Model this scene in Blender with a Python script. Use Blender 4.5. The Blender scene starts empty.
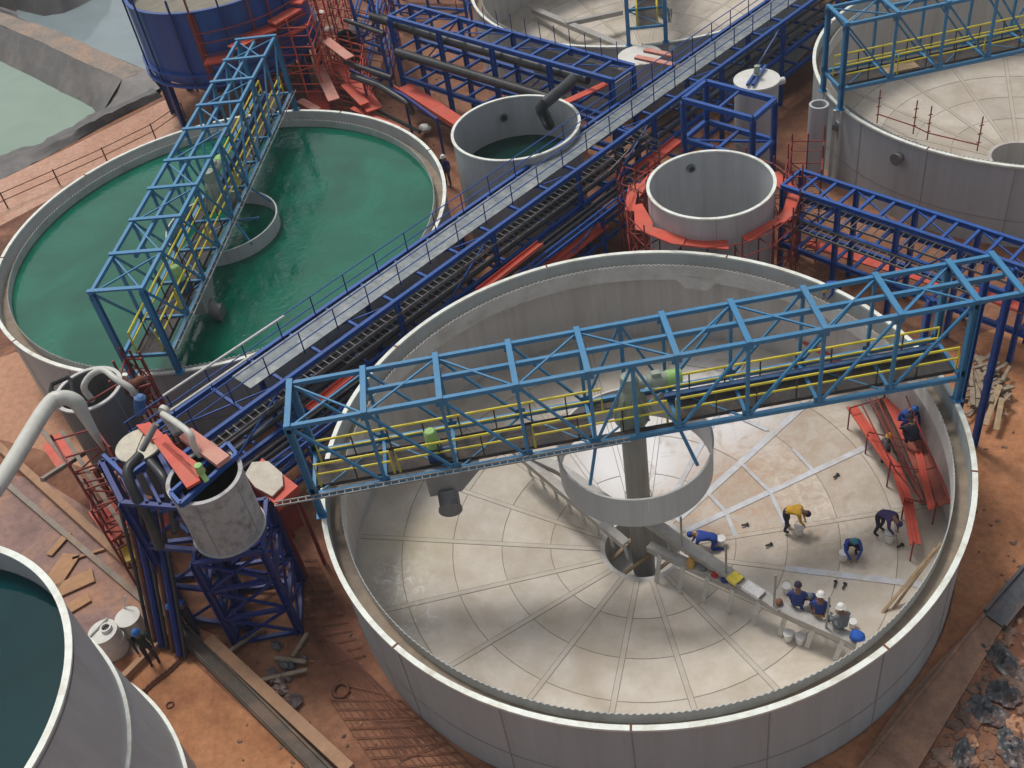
import bpy, bmesh, math, random
from mathutils import Vector, Matrix, noise
random.seed(7)
R = math.radians
C = bpy.context.scene.collection
sc = bpy.context.scene
# ------------------------------------------------------------ camera, sky, sun, exposure
TA = Vector((3.8, 25.39, 0))
F_PX, PITCH, ROLL, CAM_H = 1054.0, 0.730, -0.180, 30.375
CAM = Vector((0, 0, CAM_H))
fw = Vector((0, math.cos(PITCH), -math.sin(PITCH)))
r0 = Vector((1, 0, 0)); u0 = r0.cross(fw)
RT = r0*math.cos(ROLL) + u0*math.sin(ROLL)
UP = -r0*math.sin(ROLL) + u0*math.cos(ROLL)
cd = bpy.data.cameras.new('camera'); cam = bpy.data.objects.new('camera', cd); C.objects.link(cam)
m = Matrix((RT, UP, -fw)).transposed().to_4x4(); m.translation = CAM
cam.matrix_world = m
cd.sensor_width = 36; cd.lens = F_PX/1024*36; cd.clip_end = 3000; cd.clip_start = .5
sc.camera = cam

SUN_EL, SUN_AZ = 62, -28          # azimuth measured from +Y towards +X
w = bpy.data.worlds.new('World'); sc.world = w; w.use_nodes = True
nt = w.node_tree; bg = nt.nodes['Background']
sky = nt.nodes.new('ShaderNodeTexSky'); sky.sky_type = 'NISHITA'; sky.sun_disc = False
sky.sun_elevation = R(SUN_EL); sky.sun_rotation = R(SUN_AZ); sky.dust_density = 4; sky.air_density = 1.0; sky.ozone_density = 1
hs = nt.nodes.new('ShaderNodeHueSaturation'); hs.inputs['Saturation'].default_value = .30
nt.links.new(sky.outputs[0], hs.inputs['Color']); nt.links.new(hs.outputs[0], bg.inputs[0]); bg.inputs[1].default_value = .095
sl = bpy.data.lights.new('sun', 'SUN'); sl.energy = 1.5; sl.angle = R(11); sl.color = (1, .95, .87)
so = bpy.data.objects.new('sun', sl); C.objects.link(so)
sd = Vector((math.sin(R(SUN_AZ))*math.cos(R(SUN_EL)), math.cos(R(SUN_AZ))*math.cos(R(SUN_EL)), math.sin(R(SUN_EL))))
so.rotation_euler = (-sd).to_track_quat('-Z', 'Y').to_euler(); so.location = (0, 0, 60)
sc.view_settings.view_transform = 'Standard'; sc.view_settings.look = 'None'
sc.view_settings.exposure = 0.18; sc.view_settings.gamma = 1

def W(px, py, z=0.0):
    """world point at height z that stands at a pixel of the photograph"""
    d = fw + RT*((px-512)/F_PX) - UP*((py-384)/F_PX)
    t = (z-CAM_H)/d.z
    return CAM + d*t

# ------------------------------------------------------------ mesh builder
Z = Vector((0, 0, 1))
class MB:
    def __init__(s): s.v = []; s.f = []; s.mi = []; s.cur = 0
    def add(s, vs, fs):
        b = len(s.v); s.v += [tuple(x) for x in vs]
        for f in fs: s.f.append([b+i for i in f]); s.mi.append(s.cur)
        return s
    def bar(s, p, q, w=.1, h=None, up=None):
        p = Vector(p); q = Vector(q); h = h or w; d = (q-p)
        if d.length < 1e-6: return s
        d.normalize(); u = Vector(up) if up else Z
        if abs(d.dot(u)) > .98: u = Vector((1, 0, 0)) if abs(d.x) < .9 else Vector((0, 1, 0))
        a = d.cross(u).normalized(); b = a.cross(d).normalized()
        a = a*(w/2); b = b*(h/2)
        vs = [o+x for o in (p, q) for x in (-a-b, a-b, a+b, -a+b)]
        return s.add(vs, [(3, 2, 1, 0), (4, 5, 6, 7), (0, 1, 5, 4), (1, 2, 6, 5), (2, 3, 7, 6), (3, 0, 4, 7)])
    def ibeam(s, p, q, w=.2, h=.25, t=.03, up=None):
        p = Vector(p); q = Vector(q); d = (q-p).normalized(); u = Vector(up) if up else Z
        if abs(d.dot(u)) > .98: u = Vector((1, 0, 0))
        a = d.cross(u).normalized(); b = a.cross(d).normalized()
        s.bar(p+b*(h/2-t/2), q+b*(h/2-t/2), w, t, b); s.bar(p-b*(h/2-t/2), q-b*(h/2-t/2), w, t, b)
        return s.bar(p, q, t, h-2*t-.002, b)
    def box(s, c, d, rz=0):
        c = Vector(c); M = Matrix.Rotation(rz, 3, 'Z')
        vs = [c+M @ Vector((x*d[0]/2, y*d[1]/2, z*d[2]/2)) for z in (-1, 1) for x, y in ((-1, -1), (1, -1), (1, 1), (-1, 1))]
        return s.add(vs, [(3, 2, 1, 0), (4, 5, 6, 7), (0, 1, 5, 4), (1, 2, 6, 5), (2, 3, 7, 6), (3, 0, 4, 7)])
    def path(s, pts, r=.05, n=8, radii=None, caps=True):
        pts = [Vector(p) for p in pts]; k = len(pts); prev = None; vs = []
        for i, p in enumerate(pts):
            t = (pts[min(i+1, k-1)]-pts[max(i-1, 0)]).normalized()
            if prev is None:
                u = Z if abs(t.z) < .95 else Vector((1, 0, 0)); a = t.cross(u).normalized()
            else:
                a = (prev - t*prev.dot(t)); a = a.normalized() if a.length > 1e-5 else prev
            prev = a; b = t.cross(a); rr = radii[i] if radii else r
            vs += [p+(a*math.cos(2*math.pi*j/n)+b*math.sin(2*math.pi*j/n))*rr for j in range(n)]
        fs = [(i*n+j, i*n+(j+1) % n, (i+1)*n+(j+1) % n, (i+1)*n+j) for i in range(k-1) for j in range(n)]
        if caps: fs += [tuple(range(n))[::-1], tuple((k-1)*n+j for j in range(n))]
        return s.add(vs, fs)
    def tube(s, p, q, r=.05, n=8): return s.path([p, q], r, n)
    def lathe(s, prof, n=96, c=(0, 0, 0), closed=False, a0=0, a1=2*math.pi):
        c = Vector(c); k = len(prof); full = abs(a1-a0-2*math.pi) < 1e-6; m = n if full else n+1
        vs = [c+Vector((r*math.cos(a0+(a1-a0)*j/n), r*math.sin(a0+(a1-a0)*j/n), z)) for r, z in prof for j in range(m)]
        fs = []
        for i in range(k if closed else k-1):
            i2 = (i+1) % k
            for j in range(n):
                j2 = (j+1) % m
                fs.append((i*m+j, i*m+j2, i2*m+j2, i2*m+j))
        return s.add(vs, fs)
    def disc(s, c, r, n=64):
        c = Vector(c); return s.add([c+Vector((r*math.cos(2*math.pi*j/n), r*math.sin(2*math.pi*j/n), 0)) for j in range(n)], [tuple(range(n))])
    def slab(s, pts, t):
        """prism hanging t below a polygon of world points"""
        pts = [Vector(p) for p in pts]; n = len(pts)
        ar = sum(pts[i].x*pts[(i+1) % n].y-pts[(i+1) % n].x*pts[i].y for i in range(n))
        if ar < 0: pts = pts[::-1]
        return s.add(pts+[p-Z*t for p in pts], [tuple(range(n)), tuple(range(2*n-1, n-1, -1))]+[(i, n+i, n+(i+1) % n, (i+1) % n) for i in range(n)])
    def build(s, name, mat, parent=None, origin=None, smooth=True, angle=38):
        me = bpy.data.meshes.new(name)
        o3 = Vector(origin) if origin is not None else Vector(); an = parent
        while origin is None and an is not None:
            if '_o' in an.keys(): o3 = Vector(an['_o']); break
            an = an.parent
        me.from_pydata([(x[0]-o3.x, x[1]-o3.y, x[2]-o3.z) for x in s.v], [], s.f)
        for mt in (mat if isinstance(mat, (list, tuple)) else [mat]): me.materials.append(mt)
        if any(s.mi): me.polygons.foreach_set('material_index', s.mi)
        if smooth:
            me.polygons.foreach_set('use_smooth', [True]*len(me.polygons)); me.set_sharp_from_angle(angle=R(angle))
        me.update()
        ob = bpy.data.objects.new(name, me); C.objects.link(ob)
        if parent is not None: ob.parent = parent
        elif origin is not None: ob.location = o3
        return ob

def planks(mb, P, t=.05, n=3, gap=.035):
    """a four-cornered deck laid as n parallel planks along its long side"""
    if len(P) != 4: mb.slab(P, t); return
    a, b, c, d = P
    if (b-a).length+(c-d).length < (c-b).length+(d-a).length: a, b, c, d = b, c, d, a
    for i in range(n):
        k0, k1 = (i+gap)/n, (i+1-gap)/n; j = Z*random.uniform(-.012, .012); e = (b-a)*random.uniform(-.03, .03)
        mb.slab([a.lerp(d, k0)+j+e, b.lerp(c, k0)+j+e, b.lerp(c, k1)+j+e, a.lerp(d, k1)+j+e], t)
def tag(o, label=None, cat=None, group=None, kind=None):
    if label: o['label'] = label
    if cat: o['category'] = cat
    if group: o['group'] = group
    if kind: o['kind'] = kind
    return o
ROOTS = []
def thing(name, label, cat, loc=(0, 0, 0), rz=0, group=None, world=True):
    o = bpy.data.objects.new(name, None); C.objects.link(o); o.empty_display_size = .3
    o.location = loc; o.rotation_euler = (0, 0, rz)
    if world: o['_o'] = tuple(loc); ROOTS.append(o)     # parts given in world coordinates
    return tag(o, label, cat, group)
def single(name, mb, mat, label, cat, origin=None, group=None, **k):
    if origin is None:
        n = len(mb.v); origin = (sum(v[0] for v in mb.v)/n, sum(v[1] for v in mb.v)/n, min(v[2] for v in mb.v))
    return tag(mb.build(name, mat, None, origin, **k), label, cat, group)
def dup(root, loc, rz=0, label=None, group=None):
    def cp(o, par):
        c = o.copy(); C.objects.link(c); c.parent = par
        for ch in o.children: cp(ch, c)
        return c
    r = cp(root, None); r.location = loc; r.rotation_euler = (0, 0, rz)
    if label: r['label'] = label
    if group: r['group'] = group
    return r

# ------------------------------------------------------------ materials
def M(name, col, rough=.6, metal=0, var=.25, scale=2.0, dirt=None, dirt_amt=.5, dirt_scale=.7, streak=False, bump=.05, bscale=30, coat=0):
    m = bpy.data.materials.new(name); m.use_nodes = True; t = m.node_tree; N = t.nodes; L = t.links
    b = N['Principled BSDF']; b.inputs['Roughness'].default_value = rough; b.inputs['Metallic'].default_value = metal
    b.inputs['Coat Weight'].default_value = coat
    tc = N.new('ShaderNodeTexCoord'); mp = N.new('ShaderNodeMapping'); L.new(tc.outputs['Object'], mp.inputs[0])
    if streak: mp.inputs['Scale'].default_value = (1.6, 1.6, .12)
    n1 = N.new('ShaderNodeTexNoise'); n1.inputs['Scale'].default_value = scale; n1.inputs['Detail'].default_value = 6; n1.inputs['Roughness'].default_value = .65
    L.new(mp.outputs[0], n1.inputs['Vector'])
    mr = N.new('ShaderNodeMapRange'); mr.inputs[1].default_value = .3; mr.inputs[2].default_value = .7
    mr.inputs[3].default_value = 1-var; mr.inputs[4].default_value = 1+var*.6; L.new(n1.outputs['Fac'], mr.inputs[0])
    mx = N.new('ShaderNodeMix'); mx.data_type = 'RGBA'; mx.blend_type = 'MULTIPLY'; mx.inputs[0].default_value = 1
    mx.inputs[6].default_value = (*col, 1); L.new(mr.outputs[0], mx.inputs[7]); out = mx.outputs[2]
    if dirt:
        n2 = N.new('ShaderNodeTexNoise'); n2.inputs['Scale'].default_value = dirt_scale; n2.inputs['Detail'].default_value = 8; n2.inputs['Roughness'].default_value = .7
        L.new(mp.outputs[0], n2.inputs['Vector'])
        r2 = N.new('ShaderNodeMapRange'); r2.inputs[1].default_value = .48; r2.inputs[2].default_value = .68; r2.inputs[4].default_value = dirt_amt; L.new(n2.outputs['Fac'], r2.inputs[0])
        m2 = N.new('ShaderNodeMix'); m2.data_type = 'RGBA'; L.new(r2.outputs[0], m2.inputs[0]); L.new(out, m2.inputs[6]); m2.inputs[7].default_value = (*dirt, 1); out = m2.outputs[2]
    L.new(out, b.inputs['Base Color'])
    if bump:
        n3 = N.new('ShaderNodeTexNoise'); n3.inputs['Scale'].default_value = bscale; n3.inputs['Detail'].default_value = 5; L.new(tc.outputs['Object'], n3.inputs['Vector'])
        bp = N.new('ShaderNodeBump'); bp.inputs['Strength'].default_value = .5; bp.inputs['Distance'].default_value = bump; L.new(n3.outputs['Fac'], bp.inputs['Height']); L.new(bp.outputs[0], b.inputs['Normal'])
    return m
DUST = (.30, .17, .10)
m_wall = M('tank wall steel', (.44, .485, .50), .55, var=.09, scale=1.2, streak=True, dirt=(.30, .28, .24), dirt_amt=.35, bump=.004, bscale=8)
m_inner = M('tank inner steel', (.52, .505, .485), .55, var=.16, scale=1.0, streak=True, dirt=(.33, .27, .22), dirt_amt=.5, bump=.004, bscale=8)
m_rim = M('rim white coat', (.78, .82, .76), .5, var=.12, scale=3, dirt=(.42, .34, .22), dirt_amt=.6, dirt_scale=1.2, bump=.004)
m_launder = M('launder silt', (.27, .22, .17), .8, var=.3, scale=2, dirt=(.34, .22, .12), dirt_amt=.6, bump=.02, bscale=12)
m_weir = M('weir plate', (.60, .60, .58), .5, var=.12, dirt=(.30, .26, .20), dirt_amt=.4)
m_dark = M('dark seam', (.07, .065, .06), .8, var=.2, bump=0)
m_seam = M('seam grey', (.26, .235, .20), .7, var=.25, bump=0)
m_wseam = M('wall seam grey', (.32, .315, .32), .7, var=.2, bump=0)
m_blue = M('bridge blue paint', (.04, .215, .42), .5, var=.14, scale=3, dirt=(.10, .22, .33), dirt_amt=.5, bump=.003)
m_navy = M('rack blue paint', (.010, .085, .36), .5, var=.2, scale=2, dirt=(.05, .07, .16), dirt_amt=.4, bump=.003)
m_tower = M('tower blue paint', (.004, .028, .20), .5, var=.25, scale=2, dirt=(.04, .04, .08), dirt_amt=.5, bump=.003)
m_bdk = M('deep blue paint', (.03, .10, .25), .45, var=.2, scale=2, dirt=(.08, .12, .18), dirt_amt=.4, bump=.003)
m_yel = M('rail yellow paint', (.80, .66, .05), .45, var=.1, dirt=(.35, .28, .08), dirt_amt=.35, bump=.002)
m_yel2 = M('rail amber paint', (.60, .40, .05), .45, var=.1, dirt=(.3, .18, .06), dirt_amt=.35, bump=.002)
m_scuf = M('scuffed tank steel', (.46, .46, .46), .55, var=.12, scale=3, dirt=(.17, .15, .14), dirt_amt=.85, dirt_scale=1.9, bump=.006)
m_red = M('scaffold red paint', (.62, .085, .05), .6, var=.2, dirt=(.42, .16, .10), dirt_amt=.5, bump=.006)
m_redD = M('scaffold dark red', (.26, .035, .03), .6, var=.25, dirt=(.20, .08, .05), dirt_amt=.5, bump=.004)
m_pink = M('faded red board', (.62, .26, .20), .7, var=.15, dirt=(.6, .42, .34), dirt_amt=.5)
m_grate = M('walkway grating', (.055, .05, .05), .7, var=.3, scale=6, dirt=(.16, .09, .05), dirt_amt=.6, dirt_scale=2)
m_galv = M('galvanised deck', (.20, .23, .25), .45, metal=.25, var=.16, scale=3, dirt=(.46, .46, .40), dirt_amt=.5, dirt_scale=1.5, bump=.01, bscale=40)
m_galvD = M('galvanised tray', (.19, .19, .19), .5, metal=.3, var=.2, bump=0)
m_pipe = M('black pipe', (.035, .038, .042), .4, var=.3, dirt=(.10, .08, .07), dirt_amt=.5, bump=.004)
m_pipeG = M('grey pipe', (.30, .30, .30), .5, var=.2, dirt=(.2, .18, .16), bump=.004)
m_cream = M('cream pipe', (.60, .61, .56), .42, var=.1, dirt=(.42, .38, .30), dirt_amt=.4, bump=.002)
m_rust = M('rusty steel', (.16, .06, .035), .8, var=.4, dirt=(.28, .10, .04), dirt_amt=.6)
m_wood = M('scaffold timber', (.42, .30, .18), .85, var=.3, scale=5, dirt=(.24, .15, .09), dirt_amt=.5, bump=.01)
m_woodG = M('weathered timber', (.29, .23, .17), .85, var=.35, scale=4, dirt=(.20, .13, .09), dirt_amt=.5, bump=.01)
m_white = M('white enamel', (.70, .70, .66), .5, var=.08, dirt=(.5, .45, .36), dirt_amt=.35)
m_green = M('gearmotor green', (.36, .60, .20), .5, var=.12, dirt=(.25, .36, .16), dirt_amt=.3)
m_gear = M('gearbox pale green', (.36, .42, .34), .5, var=.2, scale=4, dirt=(.2, .22, .18), dirt_amt=.4)
m_shaft = M('column steel', (.33, .32, .30), .5, var=.2, scale=2, streak=True, dirt=(.14, .12, .10), bump=.003)
m_arm = M('rake arm steel', (.40, .39, .37), .5, var=.2, scale=3, dirt=(.30, .24, .18), dirt_amt=.5, bump=.006)
m_tank = M('small tank steel', (.48, .49, .50), .55, var=.08, scale=1.5, streak=True, dirt=(.36, .33, .31), dirt_amt=.45, dirt_scale=1.3, bump=.004)
m_tankD = M('dark tank steel', (.17, .18, .18), .5, var=.2, scale=1.5, streak=True, dirt=(.12, .10, .09), bump=.004)
m_tankB = M('vessel blue paint', (.008, .07, .32), .4, var=.2, scale=1.2, streak=True, dirt=(.04, .05, .10), dirt_amt=.5, bump=.004, coat=.1)
m_conc = M('concrete', (.30, .26, .22), .85, var=.25, scale=2, dirt=(.30, .17, .10), dirt_amt=.7, bump=.02)
m_chan = M('dark channel', (.11, .09, .075), .8, var=.3, scale=2, dirt=(.28, .16, .10), dirt_amt=.6, bump=.01)
m_board = M('orange plywood', (.46, .26, .14), .85, var=.2, scale=3, dirt=(.30, .17, .10), dirt_amt=.5)
m_concL = M('kerb concrete', (.42, .245, .145), .85, var=.25, scale=1.5, dirt=(.26, .17, .12), dirt_amt=.6, bump=.02)
m_tarp = M('dark plastic sheet', (.07, .075, .085), .4, var=.35, scale=2, dirt=(.28, .14, .09), dirt_amt=.5, bump=.06, bscale=5)
m_liner = M('grey pond liner', (.17, .16, .155), .55, var=.18, scale=.5, dirt=(.34, .29, .25), dirt_amt=.6, dirt_scale=.35, bump=.03, bscale=3)
m_linerD = M('dark pond liner', (.10, .095, .095), .6, var=.3, scale=.6, dirt=(.22, .19, .17), dirt_amt=.6, bump=.08, bscale=2)
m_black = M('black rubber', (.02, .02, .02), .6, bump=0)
m_gap = M('dark gap board', (.11, .06, .05), .85, var=.3, dirt=(.26, .13, .09), dirt_amt=.5)  # dark colour stands for the dark gap between the red scaffold boards
m_mud = M('silt top', (.46, .25, .15), .9, var=.12, dirt=(.52, .31, .2), dirt_amt=.4, bump=.01)

def ground_mat(name, c1, c2, c3, s=.18, bump=.06, rough=.9):
    m = bpy.data.materials.new(name); m.use_nodes = True; t = m.node_tree; N = t.nodes; L = t.links; b = N['Principled BSDF']
    b.inputs['Roughness'].default_value = rough
    tc = N.new('ShaderNodeTexCoord'); n1 = N.new('ShaderNodeTexNoise'); n1.inputs['Scale'].default_value = s; n1.inputs['Detail'].default_value = 9; n1.inputs['Roughness'].default_value = .62; n1.inputs['Distortion'].default_value = .6
    L.new(tc.outputs['Object'], n1.inputs['Vector'])
    cr = N.new('ShaderNodeValToRGB'); e = cr.color_ramp.elements; e[0].position = .36; e[0].color = (*c1, 1); e[1].position = .64; e[1].color = (*c3, 1)
    k = cr.color_ramp.elements.new(.5); k.color = (*c2, 1); L.new(n1.outputs['Fac'], cr.inputs[0])
    n2 = N.new('ShaderNodeTexNoise'); n2.inputs['Scale'].default_value = 3.5; n2.inputs['Detail'].default_value = 8; n2.inputs['Roughness'].default_value = .7; L.new(tc.outputs['Object'], n2.inputs['Vector'])
    mr = N.new('ShaderNodeMapRange'); mr.inputs[1].default_value = .3; mr.inputs[2].default_value = .7; mr.inputs[3].default_value = .72; mr.inputs[4].default_value = 1.2; L.new(n2.outputs['Fac'], mr.inputs[0])
    mx = N.new('ShaderNodeMix'); mx.data_type = 'RGBA'; mx.blend_type = 'MULTIPLY'; mx.inputs[0].default_value = 1; L.new(cr.outputs[0], mx.inputs[6]); L.new(mr.outputs[0], mx.inputs[7]); L.new(mx.outputs[2], b.inputs['Base Color'])
    bp = N.new('ShaderNodeBump'); bp.inputs['Distance'].default_value = bump; bp.inputs['Strength'].default_value = .8; L.new(n2.outputs['Fac'], bp.inputs['Height']); L.new(bp.outputs[0], b.inputs['Normal'])
    return m
m_ground = ground_mat('red earth', (.14, .055, .032), (.23, .10, .055), (.34, .165, .095))
m_mudc = ground_mat('mud caked concrete', (.24, .14, .09), (.34, .20, .135), (.44, .24, .14), s=.5, bump=.03)
m_pad = ground_mat('orange clay pad', (.42, .20, .115), (.47, .235, .135), (.50, .26, .15), s=.12, bump=.015, rough=.7)
m_road = ground_mat('pinkish clay road', (.46, .25, .17), (.54, .32, .23), (.58, .37, .28), s=.2, bump=.02)
m_slab = ground_mat('muddy concrete', (.20, .11, .095), (.27, .16, .135), (.42, .21, .12), s=.35, bump=.02, rough=.7)
m_rightg = ground_mat('right clay', (.30, .12, .055), (.42, .185, .085), (.48, .225, .11), s=.35, bump=.05)
m_verge = ground_mat('brown verge', (.12, .05, .03), (.20, .09, .055), (.30, .14, .08), s=.5, bump=.08)

def water_mat(name, col, rough=.08, scale=2.5, bump=.02, ior=1.33, lo=.75, hi=1.15):
    m = bpy.data.materials.new(name); m.use_nodes = True; t = m.node_tree; N = t.nodes; L = t.links; b = N['Principled BSDF']
    b.inputs['Base Color'].default_value = (*col, 1); b.inputs['Roughness'].default_value = rough; b.inputs['IOR'].default_value = ior
    tc = N.new('ShaderNodeTexCoord'); n1 = N.new('ShaderNodeTexNoise'); n1.inputs['Scale'].default_value = scale; n1.inputs['Detail'].default_value = 4; n1.inputs['Distortion'].default_value = .8; L.new(tc.outputs['Object'], n1.inputs['Vector'])
    n2 = N.new('ShaderNodeTexNoise'); n2.inputs['Scale'].default_value = .22; n2.inputs['Detail'].default_value = 5; n2.inputs['Distortion'].default_value = 1.2; L.new(tc.outputs['Object'], n2.inputs['Vector'])
    mr = N.new('ShaderNodeMapRange'); mr.inputs[1].default_value = .3; mr.inputs[2].default_value = .7; mr.inputs[3].default_value = lo; mr.inputs[4].default_value = hi; L.new(n2.outputs['Fac'], mr.inputs[0])
    mx = N.new('ShaderNodeMix'); mx.data_type = 'RGBA'; mx.blend_type = 'MULTIPLY'; mx.inputs[0].default_value = 1; mx.inputs[6].default_value = (*col, 1); L.new(mr.outputs[0], mx.inputs[7]); L.new(mx.outputs[2], b.inputs['Base Color'])
    bp = N.new('ShaderNodeBump'); bp.inputs['Distance'].default_value = bump; mb_ = N.new('ShaderNodeMapRange'); mb_.inputs[1].default_value = .38; mb_.inputs[2].default_value = .62; mb_.inputs[3].default_value = .15; L.new(n2.outputs['Fac'], mb_.inputs[0]); L.new(mb_.outputs[0], bp.inputs['Strength']); L.new(n1.outputs['Fac'], bp.inputs['Height']); L.new(bp.outputs[0], b.inputs['Normal'])
    return m
m_water = water_mat('green process water', (.001, .115, .068), rough=.03, scale=3.2, bump=.03, ior=1.45, lo=.7, hi=1.2)
m_waterT = water_mat('dark teal water', (.001, .034, .040), rough=.04, bump=.004, ior=1.25)
m_waterC = water_mat('murky green water', (.006, .04, .032), bump=.006)
m_pond = water_mat('pale pond water', (.25, .34, .27), rough=.12, scale=1, bump=.01, lo=.95, hi=1.05)
m_pond2 = water_mat('grey pond water', (.24, .30, .32), rough=.08, scale=1, bump=.01, lo=.9, hi=1.06)

def floor_mat(name, stain):
    """coated floor sheets: each sheet its own tone (attribute), scuffs, optional rust-coloured worn sector"""
    m = bpy.data.materials.new(name); m.use_nodes = True; t = m.node_tree; N = t.nodes; L = t.links; b = N['Principled BSDF']
    b.inputs['Roughness'].default_value = .55
    tc = N.new('ShaderNodeTexCoord'); at = N.new('ShaderNodeAttribute'); at.attribute_name = 'tone'
    n1 = N.new('ShaderNodeTexNoise'); n1.inputs['Scale'].default_value = .9; n1.inputs['Detail'].default_value = 8; n1.inputs['Roughness'].default_value = .65; L.new(tc.outputs['Object'], n1.inputs['Vector'])
    cr = N.new('ShaderNodeValToRGB'); e = cr.color_ramp.elements; e[0].position = .3; e[0].color = (.49, .425, .34, 1); e[1].position = .72; e[1].color = (.63, .585, .52, 1); L.new(n1.outputs['Fac'], cr.inputs[0])
    mr = N.new('ShaderNodeMapRange'); mr.inputs[3].default_value = .86; mr.inputs[4].default_value = 1.1; L.new(at.outputs['Fac'], mr.inputs[0])
    mx = N.new('ShaderNodeMix'); mx.data_type = 'RGBA'; mx.blend_type = 'MULTIPLY'; mx.inputs[0].default_value = 1; L.new(cr.outputs[0], mx.inputs[6]); L.new(mr.outputs[0], mx.inputs[7]); out = mx.outputs[2]
    # pale scuffs
    n2 = N.new('ShaderNodeTexNoise'); n2.inputs['Scale'].default_value = 1.6; n2.inputs['Detail'].default_value = 10; n2.inputs['Roughness'].default_value = .8; n2.inputs['Distortion'].default_value = 1.5; L.new(tc.outputs['Object'], n2.inputs['Vector'])
    r2 = N.new('ShaderNodeMapRange'); r2.inputs[1].default_value = .60; r2.inputs[2].default_value = .70; r2.inputs[4].default_value = .6; L.new(n2.outputs['Fac'], r2.inputs[0])
    m2 = N.new('ShaderNodeMix'); m2.data_type = 'RGBA'; L.new(r2.outputs[0], m2.inputs[0]); L.new(out, m2.inputs[6]); m2.inputs[7].default_value = (.66, .64, .60, 1); out = m2.outputs[2]
    # water marks, darker and brownish
    n4 = N.new('ShaderNodeTexNoise'); n4.inputs['Scale'].default_value = .35; n4.inputs['Detail'].default_value = 9; n4.inputs['Distortion'].default_value = 1; L.new(tc.outputs['Object'], n4.inputs['Vector'])
    r4 = N.new('ShaderNodeMapRange'); r4.inputs[1].default_value = .52; r4.inputs[2].default_value = .68; r4.inputs[4].default_value = .5; L.new(n4.outputs['Fac'], r4.inputs[0])
    m4 = N.new('ShaderNodeMix'); m4.data_type = 'RGBA'; L.new(r4.outputs[0], m4.inputs[0]); L.new(out, m4.inputs[6]); m4.inputs[7].default_value = (.40, .33, .25, 1); out = m4.outputs[2]
    if stain:
        def spot(pos, rad, colr, amt, ns, lo):
            nonlocal out
            vd = N.new('ShaderNodeVectorMath'); vd.operation = 'DISTANCE'; L.new(tc.outputs['Object'], vd.inputs[0]); vd.inputs[1].default_value = pos
            ra = N.new('ShaderNodeMapRange'); ra.inputs[1].default_value = rad*.35; ra.inputs[2].default_value = rad; ra.inputs[3].default_value = 1; ra.inputs[4].default_value = 0; L.new(vd.outputs['Value'], ra.inputs[0])
            nn = N.new('ShaderNodeTexNoise'); nn.inputs['Scale'].default_value = ns; nn.inputs['Detail'].default_value = 9; nn.inputs['Roughness'].default_value = .75; nn.inputs['Distortion'].default_value = 1; L.new(tc.outputs['Object'], nn.inputs['Vector'])
            rb = N.new('ShaderNodeMapRange'); rb.inputs[1].default_value = lo; rb.inputs[2].default_value = lo+.16; rb.inputs[4].default_value = amt; L.new(nn.outputs['Fac'], rb.inputs[0])
            mu = N.new('ShaderNodeMath'); mu.operation = 'MULTIPLY'; L.new(ra.outputs[0], mu.inputs[0]); L.new(rb.outputs[0], mu.inputs[1])
            mm = N.new('ShaderNodeMix'); mm.data_type = 'RGBA'; L.new(mu.outputs[0], mm.inputs[0]); L.new(out, mm.inputs[6]); mm.inputs[7].default_value = (*colr, 1); out = mm.outputs[2]
        spot((3.5, 1.8, -1), 3.6, (.50, .27, .16), .8, 1.3, .44)
        spot((6.0, 3.5, -1), 5.0, (.42, .30, .22), .75, 1.4, .42)
        spot((5.5, 0.2, -1), 3.5, (.45, .31, .22), .7, 2.2, .45)
        spot((7.0, -1.2, -1), 3.6, (.34, .26, .19), .55, 1.2, .45)
        spot((.4, 4.3, -1), 3.4, (.86, .86, .88), .95, .8, .30)
        spot((4.5, 6.0, -1), 3.6, (.80, .80, .82), .85, .9, .36)
        spot((-9.3, -.5, -1), 1.6, (.80, .80, .78), .9, 2.5, .47)
        spot((-8.6, -2.2, -1), 1.4, (.80, .80, .78), .8, 2.5, .5)
        spot((-8.5, 1.3, -1), 2.2, (.50, .43, .27), .6, .9, .42)
    L.new(out, b.inputs['Base Color'])
    n3 = N.new('ShaderNodeTexNoise'); n3.inputs['Scale'].default_value = 6; n3.inputs['Detail'].default_value = 6; L.new(tc.outputs['Object'], n3.inputs['Vector'])
    bp = N.new('ShaderNodeBump'); bp.inputs['Distance'].default_value = .02; bp.inputs['Strength'].default_value = .5; L.new(n3.outputs['Fac'], bp.inputs['Height']); L.new(bp.outputs[0], b.inputs['Normal'])
    rr = N.new('ShaderNodeMapRange'); rr.inputs[3].default_value = .55; rr.inputs[4].default_value = .8; L.new(n4.outputs['Fac'], rr.inputs[0]); L.new(rr.outputs[0], b.inputs['Roughness'])
    return m
m_floorA = floor_mat('worn coated floor', True)
m_floorB = floor_mat('clean coated floor', False)

# ------------------------------------------------------------ layout constants
TB = Vector((-12.4, 44.76, 0)); TE = Vector((28.8, 46.5, 0)); TG = Vector((12.8, 65.8, 0))
TC = Vector((2.4, 46.3, 0)); TD = Vector((10.0, 38.6, 0)); TV = Vector((-13.7, 66.8, 0)); TF = Vector((-18.0, 15.9, 0))
RT_ = 10.89; HT = 4.185
TH0 = 10.8
def zf(r): return -1.8+(r-1.5)*.17

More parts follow.
